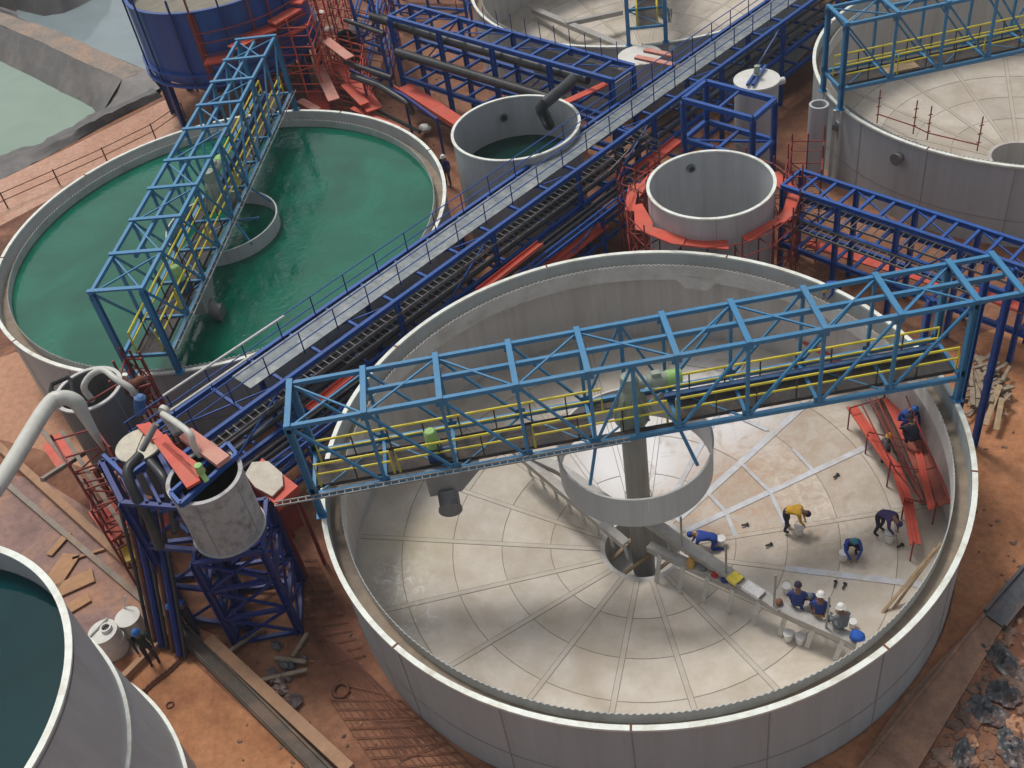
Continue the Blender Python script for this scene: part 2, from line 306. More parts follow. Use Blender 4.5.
# ------------------------------------------------------------ ground with round openings under the sunk tank floors
def sheet_with_holes(outer, holes, z):
    bm = bmesh.new(); edges = []
    def loop(pts):
        vs = [bm.verts.new((p[0], p[1], z)) for p in pts]
        for i in range(len(vs)): edges.append(bm.edges.new((vs[i], vs[(i+1) % len(vs)])))
    loop(outer)
    for h in holes: loop(h)
    bmesh.ops.triangle_fill(bm, use_beauty=True, use_dissolve=False, edges=edges, normal=(0, 0, 1))
    me = bpy.data.meshes.new('ground'); bm.to_mesh(me); bm.free(); return me
def circ(c, r, n=72): return [(c.x+r*math.cos(2*math.pi*i/n), c.y+r*math.sin(2*math.pi*i/n)) for i in range(n)]
pond_edge = [W(-260, 215), W(0, 174), W(60, 146), W(110, 122), W(160, 94), W(172, 70), W(175, -40), W(120, -160), W(-300, -160)]
me = sheet_with_holes([(-900, -300), (900, -300), (900, 1500), (-900, 1500)],
                      [circ(c, RT_-.04) for c in (TA, TE, TG)]+[[(p.x, p.y) for p in pond_edge]], 0)
me.materials.append(m_ground); g = bpy.data.objects.new('ground', me); C.objects.link(g); tag(g, kind='structure')

def patch(name, pts, z, mat, kind='structure'):
    mb = MB(); mb.slab([Vector((p.x, p.y, z)) for p in pts], z+.3 if z > 0 else .3)
    return tag(mb.build(name, mat, None, (0, 0, 0), smooth=False), kind=kind)
patch('clay_road', [W(-120, 262), W(-120, 215), W(0, 180), W(60, 152), W(165, 100), W(188, 130), W(120, 170), W(60, 194), W(0, 226)], .010, m_road)
patch('verge_ground', [W(-60, 252), W(0, 230), W(60, 198), W(125, 172), W(185, 132), W(215, 128), W(110, 250), W(10, 365), W(-60, 385)], .006, m_verge)
patch('clay_pad', [W(-40, 372), W(16, 352), W(60, 372), W(200, 372), W(150, 470), W(110, 480), W(40, 450), W(-40, 430)], .014, m_pad)
patch('muddy_slab', [W(-60, 470), W(40, 478), W(105, 520), W(175, 610), W(120, 680), W(60, 640), W(-60, 560)], .006, m_slab)
patch('clay_floor', [W(60, 690), W(120, 660), W(170, 640), W(330, 790), W(300, 900), W(60, 900)], .008, m_pad if False else m_rightg)
patch('clay_ground', [TA+Vector((10.95*math.cos(R(a)), 10.95*math.sin(R(a)), 0)) for a in range(-85, 26, 5)]+[W(990, 330), W(1060, 330), W(1060, 520), W(1015, 620), W(930, 740), W(850, 860), W(700, 860)], .006, m_rightg)

# ponds
def quad(name, pts, mat, kind='structure', t=.25):
    mb = MB(); mb.slab(pts, t); return tag(mb.build(name, mat, None, (0, 0, 0), smooth=False), kind=kind)
quad('pond_water', [W(-300, -80, -2), W(0, 55, -2), W(60, 80, -2), W(110, 110, -2), W(84, 132, -2), W(0, 168, -2), W(-300, 240, -2)], m_pond)
quad('pond_water', [W(20, 26, -2), W(58, 42, -2), W(94, 60, -2), W(160, 88, -2), W(260, 60, -2), W(260, -160, -2), W(60, -160, -2), W(10, -20, -2)], m_pond2)
quad('pond_bed', [W(-500, -220, -2.4), W(300, -220, -2.4), W(260, 90, -2.4), W(160, 100, -2.4), W(90, 140, -2.4), W(-300, 260, -2.4)], m_linerD)
def surf(name, rows, mat, sub=6, amp=.12, seed=0):
    """smooth lofted earth surface with small real undulations"""
    def refine(row):
        out = []
        for i in range(len(row)-1):
            for k in range(sub): out.append(row[i].lerp(row[i+1], k/sub))
        return out+[row[-1]]
    rows = [refine(r) for r in rows]; full = []
    for i in range(len(rows)-1):
        for k in range(4): full.append([a.lerp(b, k/4) for a, b in zip(rows[i], rows[i+1])])
    full.append(rows[-1]); mb = MB(); n = len(full[0])
    vs = [p+Z*(amp*noise.noise(Vector((p.x*.6, p.y*.6, seed)))+amp*.5*noise.noise(Vector((p.x*2, p.y*2, seed)))) for r in full for p in r]
    fs = [(i*n+j, i*n+j+1, (i+1)*n+j+1, (i+1)*n+j) for i in range(len(full)-1) for j in range(n-1)]
    mb.add(vs, fs); o = mb.build(name, mat, None, (0, 0, 0), angle=70); return tag(o, kind='structure')
m_bermtop = ground_mat('dusty berm top', (.22, .19, .165), (.28, .235, .20), (.38, .26, .19), s=.3, bump=.02)
foot = [W(-300, -70, -2.3), W(0, 66, -2.3), W(45, 89, -2.3), W(94, 114, -2.3), W(100, 118, -1.6)]
shld = [W(-300, -120, .1), W(0, 25, .1), W(39, 41, .1), W(80, 61, .1), W(122, 79, .1)]
tedge = [W(-300, -135, .12), W(0, 12, .12), W(58, 31, .12), W(98, 50, .12), W(148, 71, .12)]
surf('pond_berm', [foot, shld], m_liner, amp=.10)
surf('berm_top', [shld, tedge], m_bermtop, amp=.05, seed=3)
surf('pond_berm', [tedge, [p+Vector((.3, 1.8, -2.6)) for p in tedge]], m_liner, amp=.05)
surf('pond_berm', [[W(94, 114, -2.3), W(96, 116, -1.6), W(100, 118, -1.0)], [W(122, 79, .1), W(135, 86, .12), W(152, 93, .1)], [W(148, 71, .12), W(152, 78, .12), W(160, 88, .1)]], m_liner, amp=.05)
surf('pond_bank', [[W(-300, 240, -2.3), W(0, 154, -2.2), W(40, 142, -2.2), W(84, 119, -2.2), W(100, 112, -1.6), W(152, 88, .1)],
                   [W(-300, 222, .2), W(0, 162, .3), W(40, 148, .35), W(86, 126, .45), W(112, 112, .5), W(156, 91, .4)],
                   [W(-300, 250, .02), W(0, 180, .02), W(50, 155, .02), W(96, 130, .02), W(122, 116, .02), W(164, 96, .02)]], m_linerD, amp=.22, seed=5)
surf('pond_bank', [[W(-200, -60, -2.2), W(10, 10, -2.2), W(45, 19, -2.2), W(64, 16, -2.2), W(98, 2, -2.2), W(140, -60, -2.2)],
                   [W(-200, -120, 1.4), W(-20, -34, 1.4), W(30, -30, 1.4), W(55, -36, 1.4), W(80, -60, 1.4), W(100, -130, 1.4)]], m_liner, amp=.25, seed=8)

# ------------------------------------------------------------ thickener tanks
def tank_parts(t, floor, water, stripped=False):
    w_ = MB(); w_.lathe([(RT_, -.02), (RT_, HT-.08)], 144); w_.lathe([(RT_-.07, HT-.08), (RT_-.07, zf(RT_)-.05 if floor else 0)], 144)
    w_.build('wall', m_wall if not floor else m_wall, t)
    inn = MB(); inn.lathe([(RT_-.075, 3.42), (RT_-.075, zf(RT_)-.02 if floor else 2)], 144); inn.build('inner_lining', m_inner, t)
    s_ = MB()
    for k in range(18):
        a = R(TH0+k*20+7); p = Vector((math.cos(a), math.sin(a), 0)); s_.bar(p*(RT_+.006)+Z*.0, p*(RT_+.006)+Z*(HT-.1), .035, .02, (p.x, p.y, 0))
    s_.lathe([(RT_+.008, 1.35), (RT_+.012, 1.35), (RT_+.012, 1.39), (RT_+.008, 1.39)], 144)
    s_.build('wall_seam', m_wseam, t)
    r_ = MB(); r_.lathe([(10.83, HT-.09), (11.0, HT-.09), (11.0, HT), (10.83, HT)], 144, closed=True); r_.build('rim', m_rim, t)
    for k in range(9):
        j_ = MB(); a = R(TH0+k*40+7); p = Vector((math.cos(a), math.sin(a), 0)); j_.bar(p*10.79+Z*(HT+.006), p*11.01+Z*(HT+.006), .06, .02)
        j_.build('rim_joint', m_rust, t)
    l_ = MB(); l_.lathe([(RT_-.072, 3.44), (10.36, 3.44)], 144); l_.build('launder', m_launder, t)
    # serrated weir plate
    n = 640; vs = []; fs = []
    for i in range(n):
        a = 2*math.pi*i/n; ca, sa = math.cos(a), math.sin(a); zt = 3.95 if i % 2 else 3.87
        for r, z in ((10.36, 3.15), (10.36, zt), (10.33, zt), (10.33, 3.15)): vs.append((r*ca, r*sa, z))
    for i in range(n):
        j = (i+1) % n
        for k in range(3): fs.append((i*4+k, j*4+k, j*4+k+1, i*4+k+1))
    p_ = MB(); p_.add(vs, fs); p_.build('weir_plate', m_weir, t)
    if floor:
        # facetted cone: 18 wedges, five rings of sheets
        rr = [1.5, 3.5, 5.35, 7.2, 9.1, RT_-.07]; f_ = MB(); tones = []
        for k in range(18):
            a, b = R(TH0+k*20), R(TH0+(k+1)*20)
            for i in range(5):
                tn = random.random()
                for h in range(4):
                    a1, b1 = a+(b-a)*h/4, a+(b-a)*(h+1)/4
                    f_.add([(r*math.cos(an), r*math.sin(an), zf(r)) for r, an in ((rr[i], a1), (rr[i+1], a1), (rr[i+1], b1), (rr[i], b1))], [(0, 1, 2, 3)]); tones.append(tn)
        # close the chord gaps at the wall and at the sump
        fo = f_.build('floor', floor, t, smooth=False); at = fo.data.attributes.new('tone', 'FLOAT', 'FACE'); at.data.foreach_set('value', tones)
        e_ = MB()
        for k in range(18):
            a, b = R(TH0+k*20), R(TH0+(k+1)*20); r = RT_-.07
            arc = [(r*math.cos(a+(b-a)*i/8), r*math.sin(a+(b-a)*i/8), zf(r)-.0) for i in range(9)]; e_.add(arc, [tuple(range(9))])
        e_.build('floor_edge', m_inner, t, smooth=False)
        st = MB(); ln = MB()
        for k in range(18):
            a = R(TH0+k*20); p = Vector((math.cos(a), math.sin(a), 0)); n_ = Vector((-p.y, p.x, 0)); sl = Vector((p.x, p.y, .17)).normalized()
            A_ = p*1.62+Z*(zf(1.62)+.012); B_ = p*10.7+Z*(zf(10.7)+.012); up = n_.cross(sl)*-1
            if stripped and k in (0, 1, 2): ln.bar(A_-Z*.008, B_-Z*.008, .03, .014)
            else:
                st.bar(A_-Z*.004, B_-Z*.004, .17, .010)
                for sg in (-1, 1): ln.bar(A_+n_*.095*sg-Z*.006, B_+n_*.095*sg-Z*.006, .022, .012)
            b = R(TH0+(k+1)*20)
            for r in rr[1:5]:
                e_ = .1/r; aw = [a+e_+(b-a-2*e_)*h/4 for h in range(5)]
                for h in range(4): ln.bar((r*math.cos(aw[h]), r*math.sin(aw[h]), zf(r)+.003), (r*math.cos(aw[h+1]), r*math.sin(aw[h+1]), zf(r)+.003), .028, .012)
        sto = st.build('cover_strip', floor, t, smooth=False); ta_ = sto.data.attributes.new('tone', 'FLOAT', 'FACE'); ta_.data.foreach_set('value', [.35]*len(sto.data.polygons)); ln.build('sheet_seam', m_seam, t, smooth=False)
        c_ = MB(); c_.lathe([(1.62, -1.77), (1.44, -1.77), (1.44, -3.4), (0, -3.4)], 48); c_.build('sump', m_inner, t)
    if water:
        k_ = MB(); k_.disc((0, 0, 3.5), 10.34, 128); k_.build('water', m_water, t, smooth=False)

tA = thing('thickener_tank', 'largest grey thickener tank with a bare panelled floor and men working inside', 'tank', TA, 0, 'round thickener tanks', world=False)
tank_parts(tA, m_floorA, False, True)
tB = thing('thickener_tank', 'round tank filled to the weir with green water', 'tank', TB, 0, 'round thickener tanks', world=False)
tank_parts(tB, None, True); tB.location.z = -.17
tE = thing('thickener_tank', 'empty grey thickener tank cut by the right edge, red rods on its floor', 'tank', TE, 0, 'round thickener tanks', world=False)
tank_parts(tE, m_floorB, False)
tG = dup(tE, TG, 0, 'empty thickener tank cut by the top edge, loose arms lying on its floor', 'round thickener tanks')
# outlet pan under the weir of the big tank
q = MB()
aq = math.atan2(*(reversed([c for c in (W(697, 272, 3.5)-TA).xy])))
pr = Vector((math.cos(aq), math.sin(aq), 0)); pn = Vector((-pr.y, pr.x, 0))
def LQ(n, rr, z): return pr*rr+pn*n+Z*z
q.add([LQ(1.0, 10.29, 3.35), LQ(-1.0, 10.29, 3.35), LQ(-.45, 10.29, 2.75), LQ(.45, 10.29, 2.75), LQ(1.0, 10.8, 3.35), LQ(-1.0, 10.8, 3.35), LQ(-.45, 10.8, 2.75), LQ(.45, 10.8, 2.75)],
      [(0, 1, 2, 3), (4, 7, 6, 5), (0, 3, 7, 4), (1, 5, 6, 2), (3, 2, 6, 7), (0, 4, 5, 1)])
q.build('outlet_pan', m_weir, tA, smooth=False)
# pale coated stripes across the seams on the working side of the floor
stp = MB()
m_tape = M('pale seam coating', (.54, .56, .61), .6, var=.2, scale=2, dirt=(.47, .40, .33), dirt_amt=.85, dirt_scale=1.5, bump=0)
def fstripe(r1, a1, r2, a2, w):
    a1, a2 = R(a1), R(a2); P = Vector((r1*math.cos(a1), r1*math.sin(a1), zf(r1)+.02)); Q = Vector((r2*math.cos(a2), r2*math.sin(a2), zf(r2)+.02)); stp.bar(P, Q, w, .012)
fstripe(1.8, 10.8, 9.7, 10.8, .24); fstripe(1.8, 30.8, 8.9, 30.8, .28); fstripe(2, 50.8, 8, 50.8, .22)
for r, a, b in ((3.5, 11, 30.6), (5.35, 11, 30.6), (3.5, -9, 10.6), (5.35, -7, 10.6), (7.2, 11, 22), (7.2, 33, 50)): fstripe(r, a, r, b, .15)
fstripe(5.4, -29.2, 9.9, -29.2, .26)
stp.build('seam_coating', m_tape, tA, smooth=False)

# ------------------------------------------------------------ access bridges
NX = [-10.92, -8.5, -6.1, -3.69, -1.41, 1.41, 3.69, 6.1, 8.5, 10.92]
def bridge(label, loc, rz, ext=False, tray=True, box=True):
    t = thing('access_bridge', label, 'bridge', loc, rz, 'blue truss bridges over the tanks', world=False)
    f = MB(); zt, zb, hw = 8.4, 5.2, 1.02
    xe = 12.35 if ext else 10.92
    for y in (-hw, hw):
        f.bar((-11.05, y, zt), (xe+.1, y, zt), .14, .15); f.bar((-10.9, y, zb), (10.9, y, zb), .14, .17)
    f.bar((-8.5, .1, zt-.1), (xe, .1, zt-.1), .13, .17)
    for i, x in enumerate(NX+([12.35] if ext else [])):
        f.bar((x, -hw-.13, zt+.11), (x, hw+.13, zt+.10), .19, .08)
        if x < 11: f.bar((x, -hw, zb-.02), (x, hw, zb-.02), .12, .14)
        for y in (-hw, hw):
            if 0 < i < 9: f.bar((x, y, zb), (x, y, zt), .11, .11)
            if i in (4, 5) and y < 0: f.bar((x, y, zb), (x*1.3, -1.7, 4.0), .09, .09)
    for y in (-hw, hw): f.bar((0, y, zb), (0, y, zt), .13, .13)
    for i in range(9):
        a, b = NX[i], NX[i+1]
        for y in (-hw, hw):
            if i == 4:
                f.bar((0, y, zt), (a, y, zb), .08, .08); f.bar((0, y, zt), (b, y, zb), .08, .08)
            elif i < 4: f.bar((a, y, zt), (b, y, zb), .085, .085)
            else: f.bar((a, y, zb), (b, y, zt), .085, .085)
        sg = 1 if i % 2 else -1
        f.bar((a, -hw*sg, zt-.03), (b, hw*sg, zt-.03), .06, .06); f.bar((a, hw*sg, zb-.06), (b, -hw*sg, zb-.06), .06, .06)
        if i in (0, 8): f.bar((a, hw*sg, zt-.06), (b, -hw*sg, zt-.06), .06, .06)
    for x in NX:
        for y in (-hw, hw):
            for z in (zt-.16, zb+.16): f.box((x, y, z), (.34, .03, .26))
    f.build('truss_frame', m_blue, t)
    for x in (-10.92, 10.92):
        for y in (-hw, hw):
            p = MB(); p.ibeam((x, y, HT+.02), (x, y, zt-.08), .22, .22, .03, (1, 0, 0)); p.box((x, y, HT+.02), (.36, .36, .04)); p.build('end_post', m_blue, t)
    d = MB()
    for a, b in ((-10.85, -1.35), (1.35, 10.85)):
        d.box(((a+b)/2, -.03, 5.13), (b-a, 1.1, .04))
        for y in (-.6, .54): d.bar((a, y, 5.14), (b, y, 5.14), .04, .16)
    for y0, y1 in ((-.95, -.6), (.6, .95)): d.box((0, (y0+y1)/2, 5.13), (2.7, y1-y0, .04))
    d.build('walkway_deck', m_grate, t)
    b_ = MB()
    b_.ibeam((1.2, .34, 5.42), (10.7, .34, 5.42), .2, .26, .03); b_.build('pipe_beam', m_bdk, t)
    for y, segs in ((.50, ((-10.7, -.9), (.9, 10.7))), (-.62, ((-10.7, -8.2), (-8.0, -3.7), (-3.4, 1.1), (1.4, 10.9)))):
        for a, b in segs:
            h = MB(); ps = MB()
            h.path([(a, y, 5.16), (a, y, 6.18), (b, y, 6.18), (b, y, 5.16)], .045, 6); h.tube((a, y, 5.72), (b, y, 5.72), .038, 6)
            n = max(2, round((b-a)/1.3))
            h.cur = 1
            for i in range(1, n): h.bar((a+(b-a)*i/n, y, 5.15), (a+(b-a)*i/n, y, 6.15), .045, .045)
            h.build('handrail', [m_yel if (i % 2 or y > 0) else m_yel, m_grate], t)
    # drive
    g = MB(); g.lathe([(0, 7.0), (.26, 7.0), (.3, 6.9), (.3, 6.45), (.34, 6.4), (.38, 6.1), (.54, 5.5), (.6, 5.3), (.6, 5.1), (0, 5.1)], 24)
    for k in range(8): g.bar((.38*math.cos(k*.785), .38*math.sin(k*.785), 6.2), (.7*math.cos(k*.785), .7*math.sin(k*.785), 5.3), .04, .1)
    go = g.build('drive_gearbox', m_gear, t)
    mo = MB(); mo.path([(.25, 0, 6.62), (.6, 0, 6.62), (.62, 0, 6.62), (1.25, 0, 6.62)], .2, 14, radii=[.2, .2, .25, .25]); mo.box((.9, 0, 6.9), (.3, .2, .14)); mo.build('drive_motor', m_gear, go)
    mc = MB(); mc.path([(1.25, 0, 6.62), (1.3, 0, 6.62), (1.75, 0, 6.62)], .26, 14, radii=[.27, .27, .24]); mc.build('motor_cowl', m_green, go)
    # feed box with elbow
    x0 = -6.7
    if box:
        fb = MB(); vs = [(-7.2, -1.1, 4.2), (-6.1, -1.1, 4.2), (-5.35, -1.1, 5.08), (-7.2, -1.1, 5.08), (-7.2, -.3, 4.2), (-6.1, -.3, 4.2), (-5.35, -.3, 5.08), (-7.2, -.3, 5.08)]
        fb.add(vs, [(0, 1, 2, 3), (7, 6, 5, 4), (0, 4, 5, 1), (1, 5, 6, 2), (3, 2, 6, 7), (0, 3, 7, 4)]); fo = fb.build('feed_box', m_pipeG, t, smooth=False)
        el = MB(); el.path([(-6.6, -.9, 4.3), (-6.6, -1.05, 4.0), (-6.6, -1.25, 3.85), (-6.6, -1.45, 3.8)], .36, 16); el.path([(-6.6, -1.43, 3.8), (-6.6, -1.5, 3.79)], .41, 18); el.build('pipe_elbow', m_galvD, fo)
    if not box:
        tb = MB(); tb.box((-7.6, -.1, 5.2), (1.6, .8, .08)); tb.build('tan_board', m_wood, t)
        return t
    pm = MB(); pm.lathe([(0, 6.5), (.16, 6.48), (.22, 6.4), (.22, 5.95), (.25, 5.93), (.25, 5.8), (0, 5.8)], 16, (x0-.05, -.3, 0)); po = pm.build('pump_motor', m_green, t)
    pb = MB(); pb.box((x0-.05, -.3, 5.48), (.5, .45, .6)); pb.tube((x0+.1, -.3, 5.5), (x0+.6, -.3, 5.5), .12, 10); pb.build('pump_body', m_bdk, po)
    if tray:
        tr = MB(); x1 = -.3
        xa, xb = (-12.2, x1) if ext else (-10.9, 10.9)
        for y in (-1.16, -1.34): tr.bar((xa, y, 5.34), (xb, y, 5.34), .03, .06)
        x = xa
        while x < xb: tr.bar((x, -1.33, 5.33), (x, -1.17, 5.33), .03, .03); x += .26 if ext else .6
        tr.build('cable_tray', m_pipeG, t)
    return t
brA = bridge('blue truss bridge with yellow handrails spanning the empty tank where men work', (TA.x, 25.47, 0), 0, True)
brB = bridge('pale blue truss bridge crossing the green water tank', (TB.x+.27, TB.y-.1, 0), R(79.3))
brG = dup(brB, (TG.x, TG.y, 0), R(79.3), 'blue truss bridge seen end on at the top edge of the photo')
mb_ = None
brE = bridge('blue truss bridge over the empty tank at the upper right corner', (TE.x-.1, 46.2, 0), R(3.5), box=False)

# feedwells
def feedwell(label, c):
    mb = MB(); mb.lathe([(2.70, 2.68), (2.70, 4.02), (2.66, 4.02), (2.66, 2.68)], 72, closed=True)
    t = tag(mb.build('feedwell_ring', m_tank, None, None), label, 'feedwell', 'steel feedwell rings in the tanks'); t.location = c
    s_ = MB()
    for k in range(3):
        a = R(-92+120*k); s_.bar((2.705*math.cos(a), 2.705*math.sin(a), 2.68), (2.705*math.cos(a), 2.705*math.sin(a), 4.02), .04, .02, (math.cos(a), math.sin(a), 0))
    s_.lathe([(2.66, 4.02), (2.73, 4.02), (2.73, 4.06), (2.66, 4.06)], 72, closed=True); s_.build('edge_band', m_weir, t)
    return t
brB.location.z = -.14
nd = Vector((math.cos(R(211)), math.sin(R(211)), 0)); nq = MB(); nq.path([nd*10.85+Z*3.3, nd*11.25+Z*3.3], .22, 16); nq.path([nd*11.2+Z*3.3, nd*11.26+Z*3.3], .3, 16); nq.build('wall_nozzle', m_galvD, tE)
feedwell('plain grey steel ring hanging at the middle of the tank where men work', TA)
fB = feedwell('grey steel ring half sunk in green water below the bridge', TB)
fb_ = MB(); fb_.bar((-.4, -.1, 4.1), (1.9, -.35, 4.1), .08, .08); fb_.build('brace_bar', m_blue, fB)

# ------------------------------------------------------------ rake mechanism of the big tank
rk = thing('rake_mechanism', 'grey central column with long slanting rake arms across the tank floor', 'rake', TA)
cm = MB(); cm.lathe([(0, -3.2), (.43, -3.2), (.43, 5.05), (0, 5.05)], 32, TA); cm.lathe([(.46, 1.2), (.49, 1.2), (.49, 1.26), (.46, 1.26)], 32, TA); cm.build('column', m_shaft, rk)
def arm(P1, P2, Q1, Pend, nb=8, sgn=1):
    a = MB()
    for s_, e_, wv in ((P1, P2, .42), (P2, Pend, .40), (Q1, Pend, .34)):
        a.bar(s_, e_, wv, .10); d_ = (Vector(e_)-Vector(s_)).normalized(); n2 = Vector((d_.y, -d_.x, 0)).normalized()
        for q in (-1, 1): a.bar(Vector(s_)-Z*.1+n2*(wv/2-.03)*q, Vector(e_)-Z*.1+n2*(wv/2-.03)*q, .04, .28)
    for k in range(1, 6):
        a.bar(Vector(P1).lerp(Vector(P2), k/6)-Z*.1, Vector(Q1).lerp(Vector(Pend), k/9)-Z*.1, .07, .07)
    o = a.build('rake_arm', m_arm, rk)
    for i in range(nb):
        k = (i+.6)/nb; p = Vector(Q1).lerp(Vector(Pend), k); r = (p-TA).xy.length; zb = zf(r)+.05
        d = (Vector(Pend)-Vector(Q1)).normalized(); n_ = Vector((d.y, -d.x, 0))*sgn
        b = MB(); b.bar(p-Z*.05+n_*.2, Vector((p.x, p.y, zb))+n_*.34+d*-.12, .05, .16, d); b.build('rake_blade', m_weir, o)
    return o
arm(W(646, 518, .45), W(782, 608, .35), W(649, 545, -.25), W(858, 641, .55), 8, 1)
arm(W(624, 512, .45), W(560, 468, .5), W(626, 543, -.25), W(512, 446, .5), 8, 1)
for (px, py, z) in ((682, 548, .3), (726, 575, .3), (774, 606, .4), (826, 628, .5)):
    rd = MB(); b = W(px, py, z); rd.tube(b, b+Z*1.7, .04, 6); rd.build('upright_rod', m_shaft, rk)
for k, (a, b) in enumerate((((612, 560), (640, 530)), ((655, 572), (690, 545)), ((622, 575), (650, 555)))):
    mb = MB(); mb.bar(W(*a, -2.6), W(*b, -1.7), .14, .06); single('timber_prop', mb, m_wood, ['timber prop leaning at the left of the floor well', 'timber prop leaning at the right of the floor well', 'timber prop lying across the front of the floor well'][k], 'timber')

# ------------------------------------------------------------ smaller round tanks
def round_tank(name, label, c, r, top, bot, mat, inner, rim, water=None, wz=0, wmat=None, t=.06, group=None):
    o = thing(name, label, 'tank', (c.x, c.y, bot), 0, group)
    a = MB(); a.lathe([(r, bot), (r, top-.05)], 72, c); a.lathe([(r-t, top-.05), (r-t, bot+.05), (0, bot+.05)], 72, c); a.build('wall', [mat], o)
    i_ = MB(); i_.lathe([(r-t-.005, top-.06), (r-t-.005, bot+.1), (0, bot+.1)], 72, c); i_.build('inner_lining', inner, o)
    b = MB(); b.lathe([(r-.09, top-.05), (r+.05, top-.05), (r+.05, top+.02), (r-.09, top+.02)], 72, c, closed=True); b.build('rim', rim, o)
    if wmat: w_ = MB(); w_.disc((c.x, c.y, wz), r-t-.01, 72); w_.build('water', wmat, o, smooth=False)
    s = MB()
    for k in range(5):
        an = R(-100+72*k); d = Vector((math.cos(an), math.sin(an), 0)); s.bar(Vector((c.x, c.y, bot))+d*(r+.004), Vector((c.x, c.y, top-.06))+d*(r+.004), .03, .014, d)
    s.build('wall_seam', m_wseam, o)
    return o
c1 = round_tank('feed_tank', 'open grey tank holding dark green water beside the long walkway', TC, 3.13, 5.4, 0, m_tank, m_tank, m_rim, wz=3.2, wmat=m_waterC, group='open grey tanks between the thickeners')
nz = MB(); nz.lathe([(.28, 0), (.28, .1), (.2, .1), (.2, 0)], 16)
def nozzle(parent, c, r, ang, z, rad=.22):
    d = Vector((math.cos(R(ang)), math.sin(R(ang)), 0)); p = Vector((c.x, c.y, z))+d*(r-.07)
    n_ = MB(); n_.path([p, p-d*.12], rad, 16); q_ = n_.build('nozzle', m_galv, parent)
    h = MB(); h.path([p-d*.12, p-d*.135], rad*.65, 16); h.build('bore', m_black, q_)
nozzle(c1, TC, 3.13, 97, 4.4); nozzle(c1, TC, 3.13, 60, 4.5)
d1 = round_tank('feed_tank', 'open empty grey tank ringed by a red scaffold walkway', TD, 2.72, 5.22, 0, m_tank, m_tank, m_rim, group='open grey tanks between the thickeners')
nozzle(d1, TD, 2.72, 95, 4.5, .2)
# stepped tall tank at the lower left
tf = thing('stepped_tank', 'tall grey stepped tank of dark teal water at the lower left corner', 'tank', TF)
a = MB(); a.lathe([(5.77, 6.3), (5.77, 8.95)], 128, TF); a.lathe([(5.70, 8.95), (5.70, 6.0)], 128, TF); a.build('upper_shell', m_tank, tf)
a = MB(); a.lathe([(5.68, 8.95), (5.86, 8.95), (5.86, 9.02), (5.67, 9.02), (5.67, 8.95)], 128, TF, closed=True); a.build('rim', m_rim, tf)
for z0, z1, r1, cc, rt, zt_, ct in ((3.0, 6.0, 6.60, Vector((-18.3, 15.0, 0)), 5.80, 8.75, TF), (0, 3.0, 6.95, Vector((-18.0, 14.6, 0)), 6.62, 5.85, Vector((-18.3, 15.0, 0)))):
    a = MB(); a.lathe([(r1, z0), (r1, z1-.05)], 128, cc); n = 128; vs = [(c_.x+r_*math.cos(2*math.pi*j/n), c_.y+r_*math.sin(2*math.pi*j/n), z_) for c_, r_, z_ in ((cc, r1-.03, z1-.04), (ct, rt, zt_)) for j in range(n)]
    a.add(vs, [(j, (j+1) % n, n+(j+1) % n, n+j) for j in range(n)]); so_ = a.build('lower_shell', m_tank, tf)
    a = MB(); a.lathe([(r1-.05, z1-.06), (r1+.07, z1-.06), (r1+.07, z1+.01), (r1-.05, z1+.01)], 128, cc, closed=True); a.build('collar', m_rim, so_)
a = MB(); a.disc((TF.x, TF.y, 8.0), 5.69, 128); a.build('water', m_waterT, tf, smooth=False)

# blue vessel on legs
tv = thing('blue_vessel', 'big dark blue vessel on legs with red scaffold rails, upper left', 'tank', TV)
a = MB(); a.lathe([(5.36, 3.7), (5.36, 8.0)], 96, TV); a.lathe([(5.30, 8.0), (5.30, 6.6), (0, 6.6)], 96, TV); a.build('shell', m_tankB, tv)
a = MB(); a.lathe([(5.20, 8.0), (5.44, 8.0), (5.44, 8.08), (5.20, 8.08)], 96, TV, closed=True); a.build('rim', m_tankB, tv)
a = MB(); a.lathe([(5.36, 4.3), (5.62, 4.3), (5.62, 4.22), (5.4, 4.2)], 96, TV); a.lathe([(5.4, 3.5), (5.66, 3.5), (5.66, 3.62), (5.36, 3.62)], 96, TV); a.build('stiffener_ring', m_tankB, tv)
a = MB(); a.lathe([(5.36, 3.7), (3.2, 2.0), (.4, .9), (0, .9)], 96, TV); a.build('cone_bottom', m_tower, tv)
a = MB(); a.disc((TV.x, TV.y, 7.3), 5.28, 72); a.build('settled_silt', M('settled silt', (.24, .22, .17), .8), tv, smooth=False)
for k in range(10):
    an = R(220+36*k); d = Vector((math.cos(an), math.sin(an), 0)); p = Vector((TV.x, TV.y, 0))+d*5.15
    l = MB(); l.ibeam(p, p+Z*3.7, .3, .3, .04, d); l.build('leg', m_tower, tv)
for k, an in enumerate((205, 222, 250, 262, 280, 297, 310, 322)):
    d = Vector((math.cos(R(an)), math.sin(R(an)), 0)); p = Vector((TV.x, TV.y, 0))+d*5.52; l = MB()
    l.bar(p+Z*3.2, p+Z*8.9, .10, .10, d); l.build('mast', m_redD if k in (3, 5, 6) else m_tower, tv)
a = MB()
for z in (4.9, 5.6, 6.3, 6.9):
    pts = [TV+Vector((math.cos(R(x)), math.sin(R(x)), 0))*5.75+Z*z for x in range(262, 345, 6)]; a.path(pts, .04, 5)
a.build('guard_rail', m_redD, tv)
a = MB(); a.bar(TV+Vector((math.cos(R(262)), math.sin(R(262)), 0))*5.43+Z*3.9, TV+Vector((math.cos(R(262)), math.sin(R(262)), 0))*5.43+Z*7.9, .42, .06, (math.cos(R(262)), math.sin(R(262)), 0)); a.build('ladder_board', m_redD, tv)
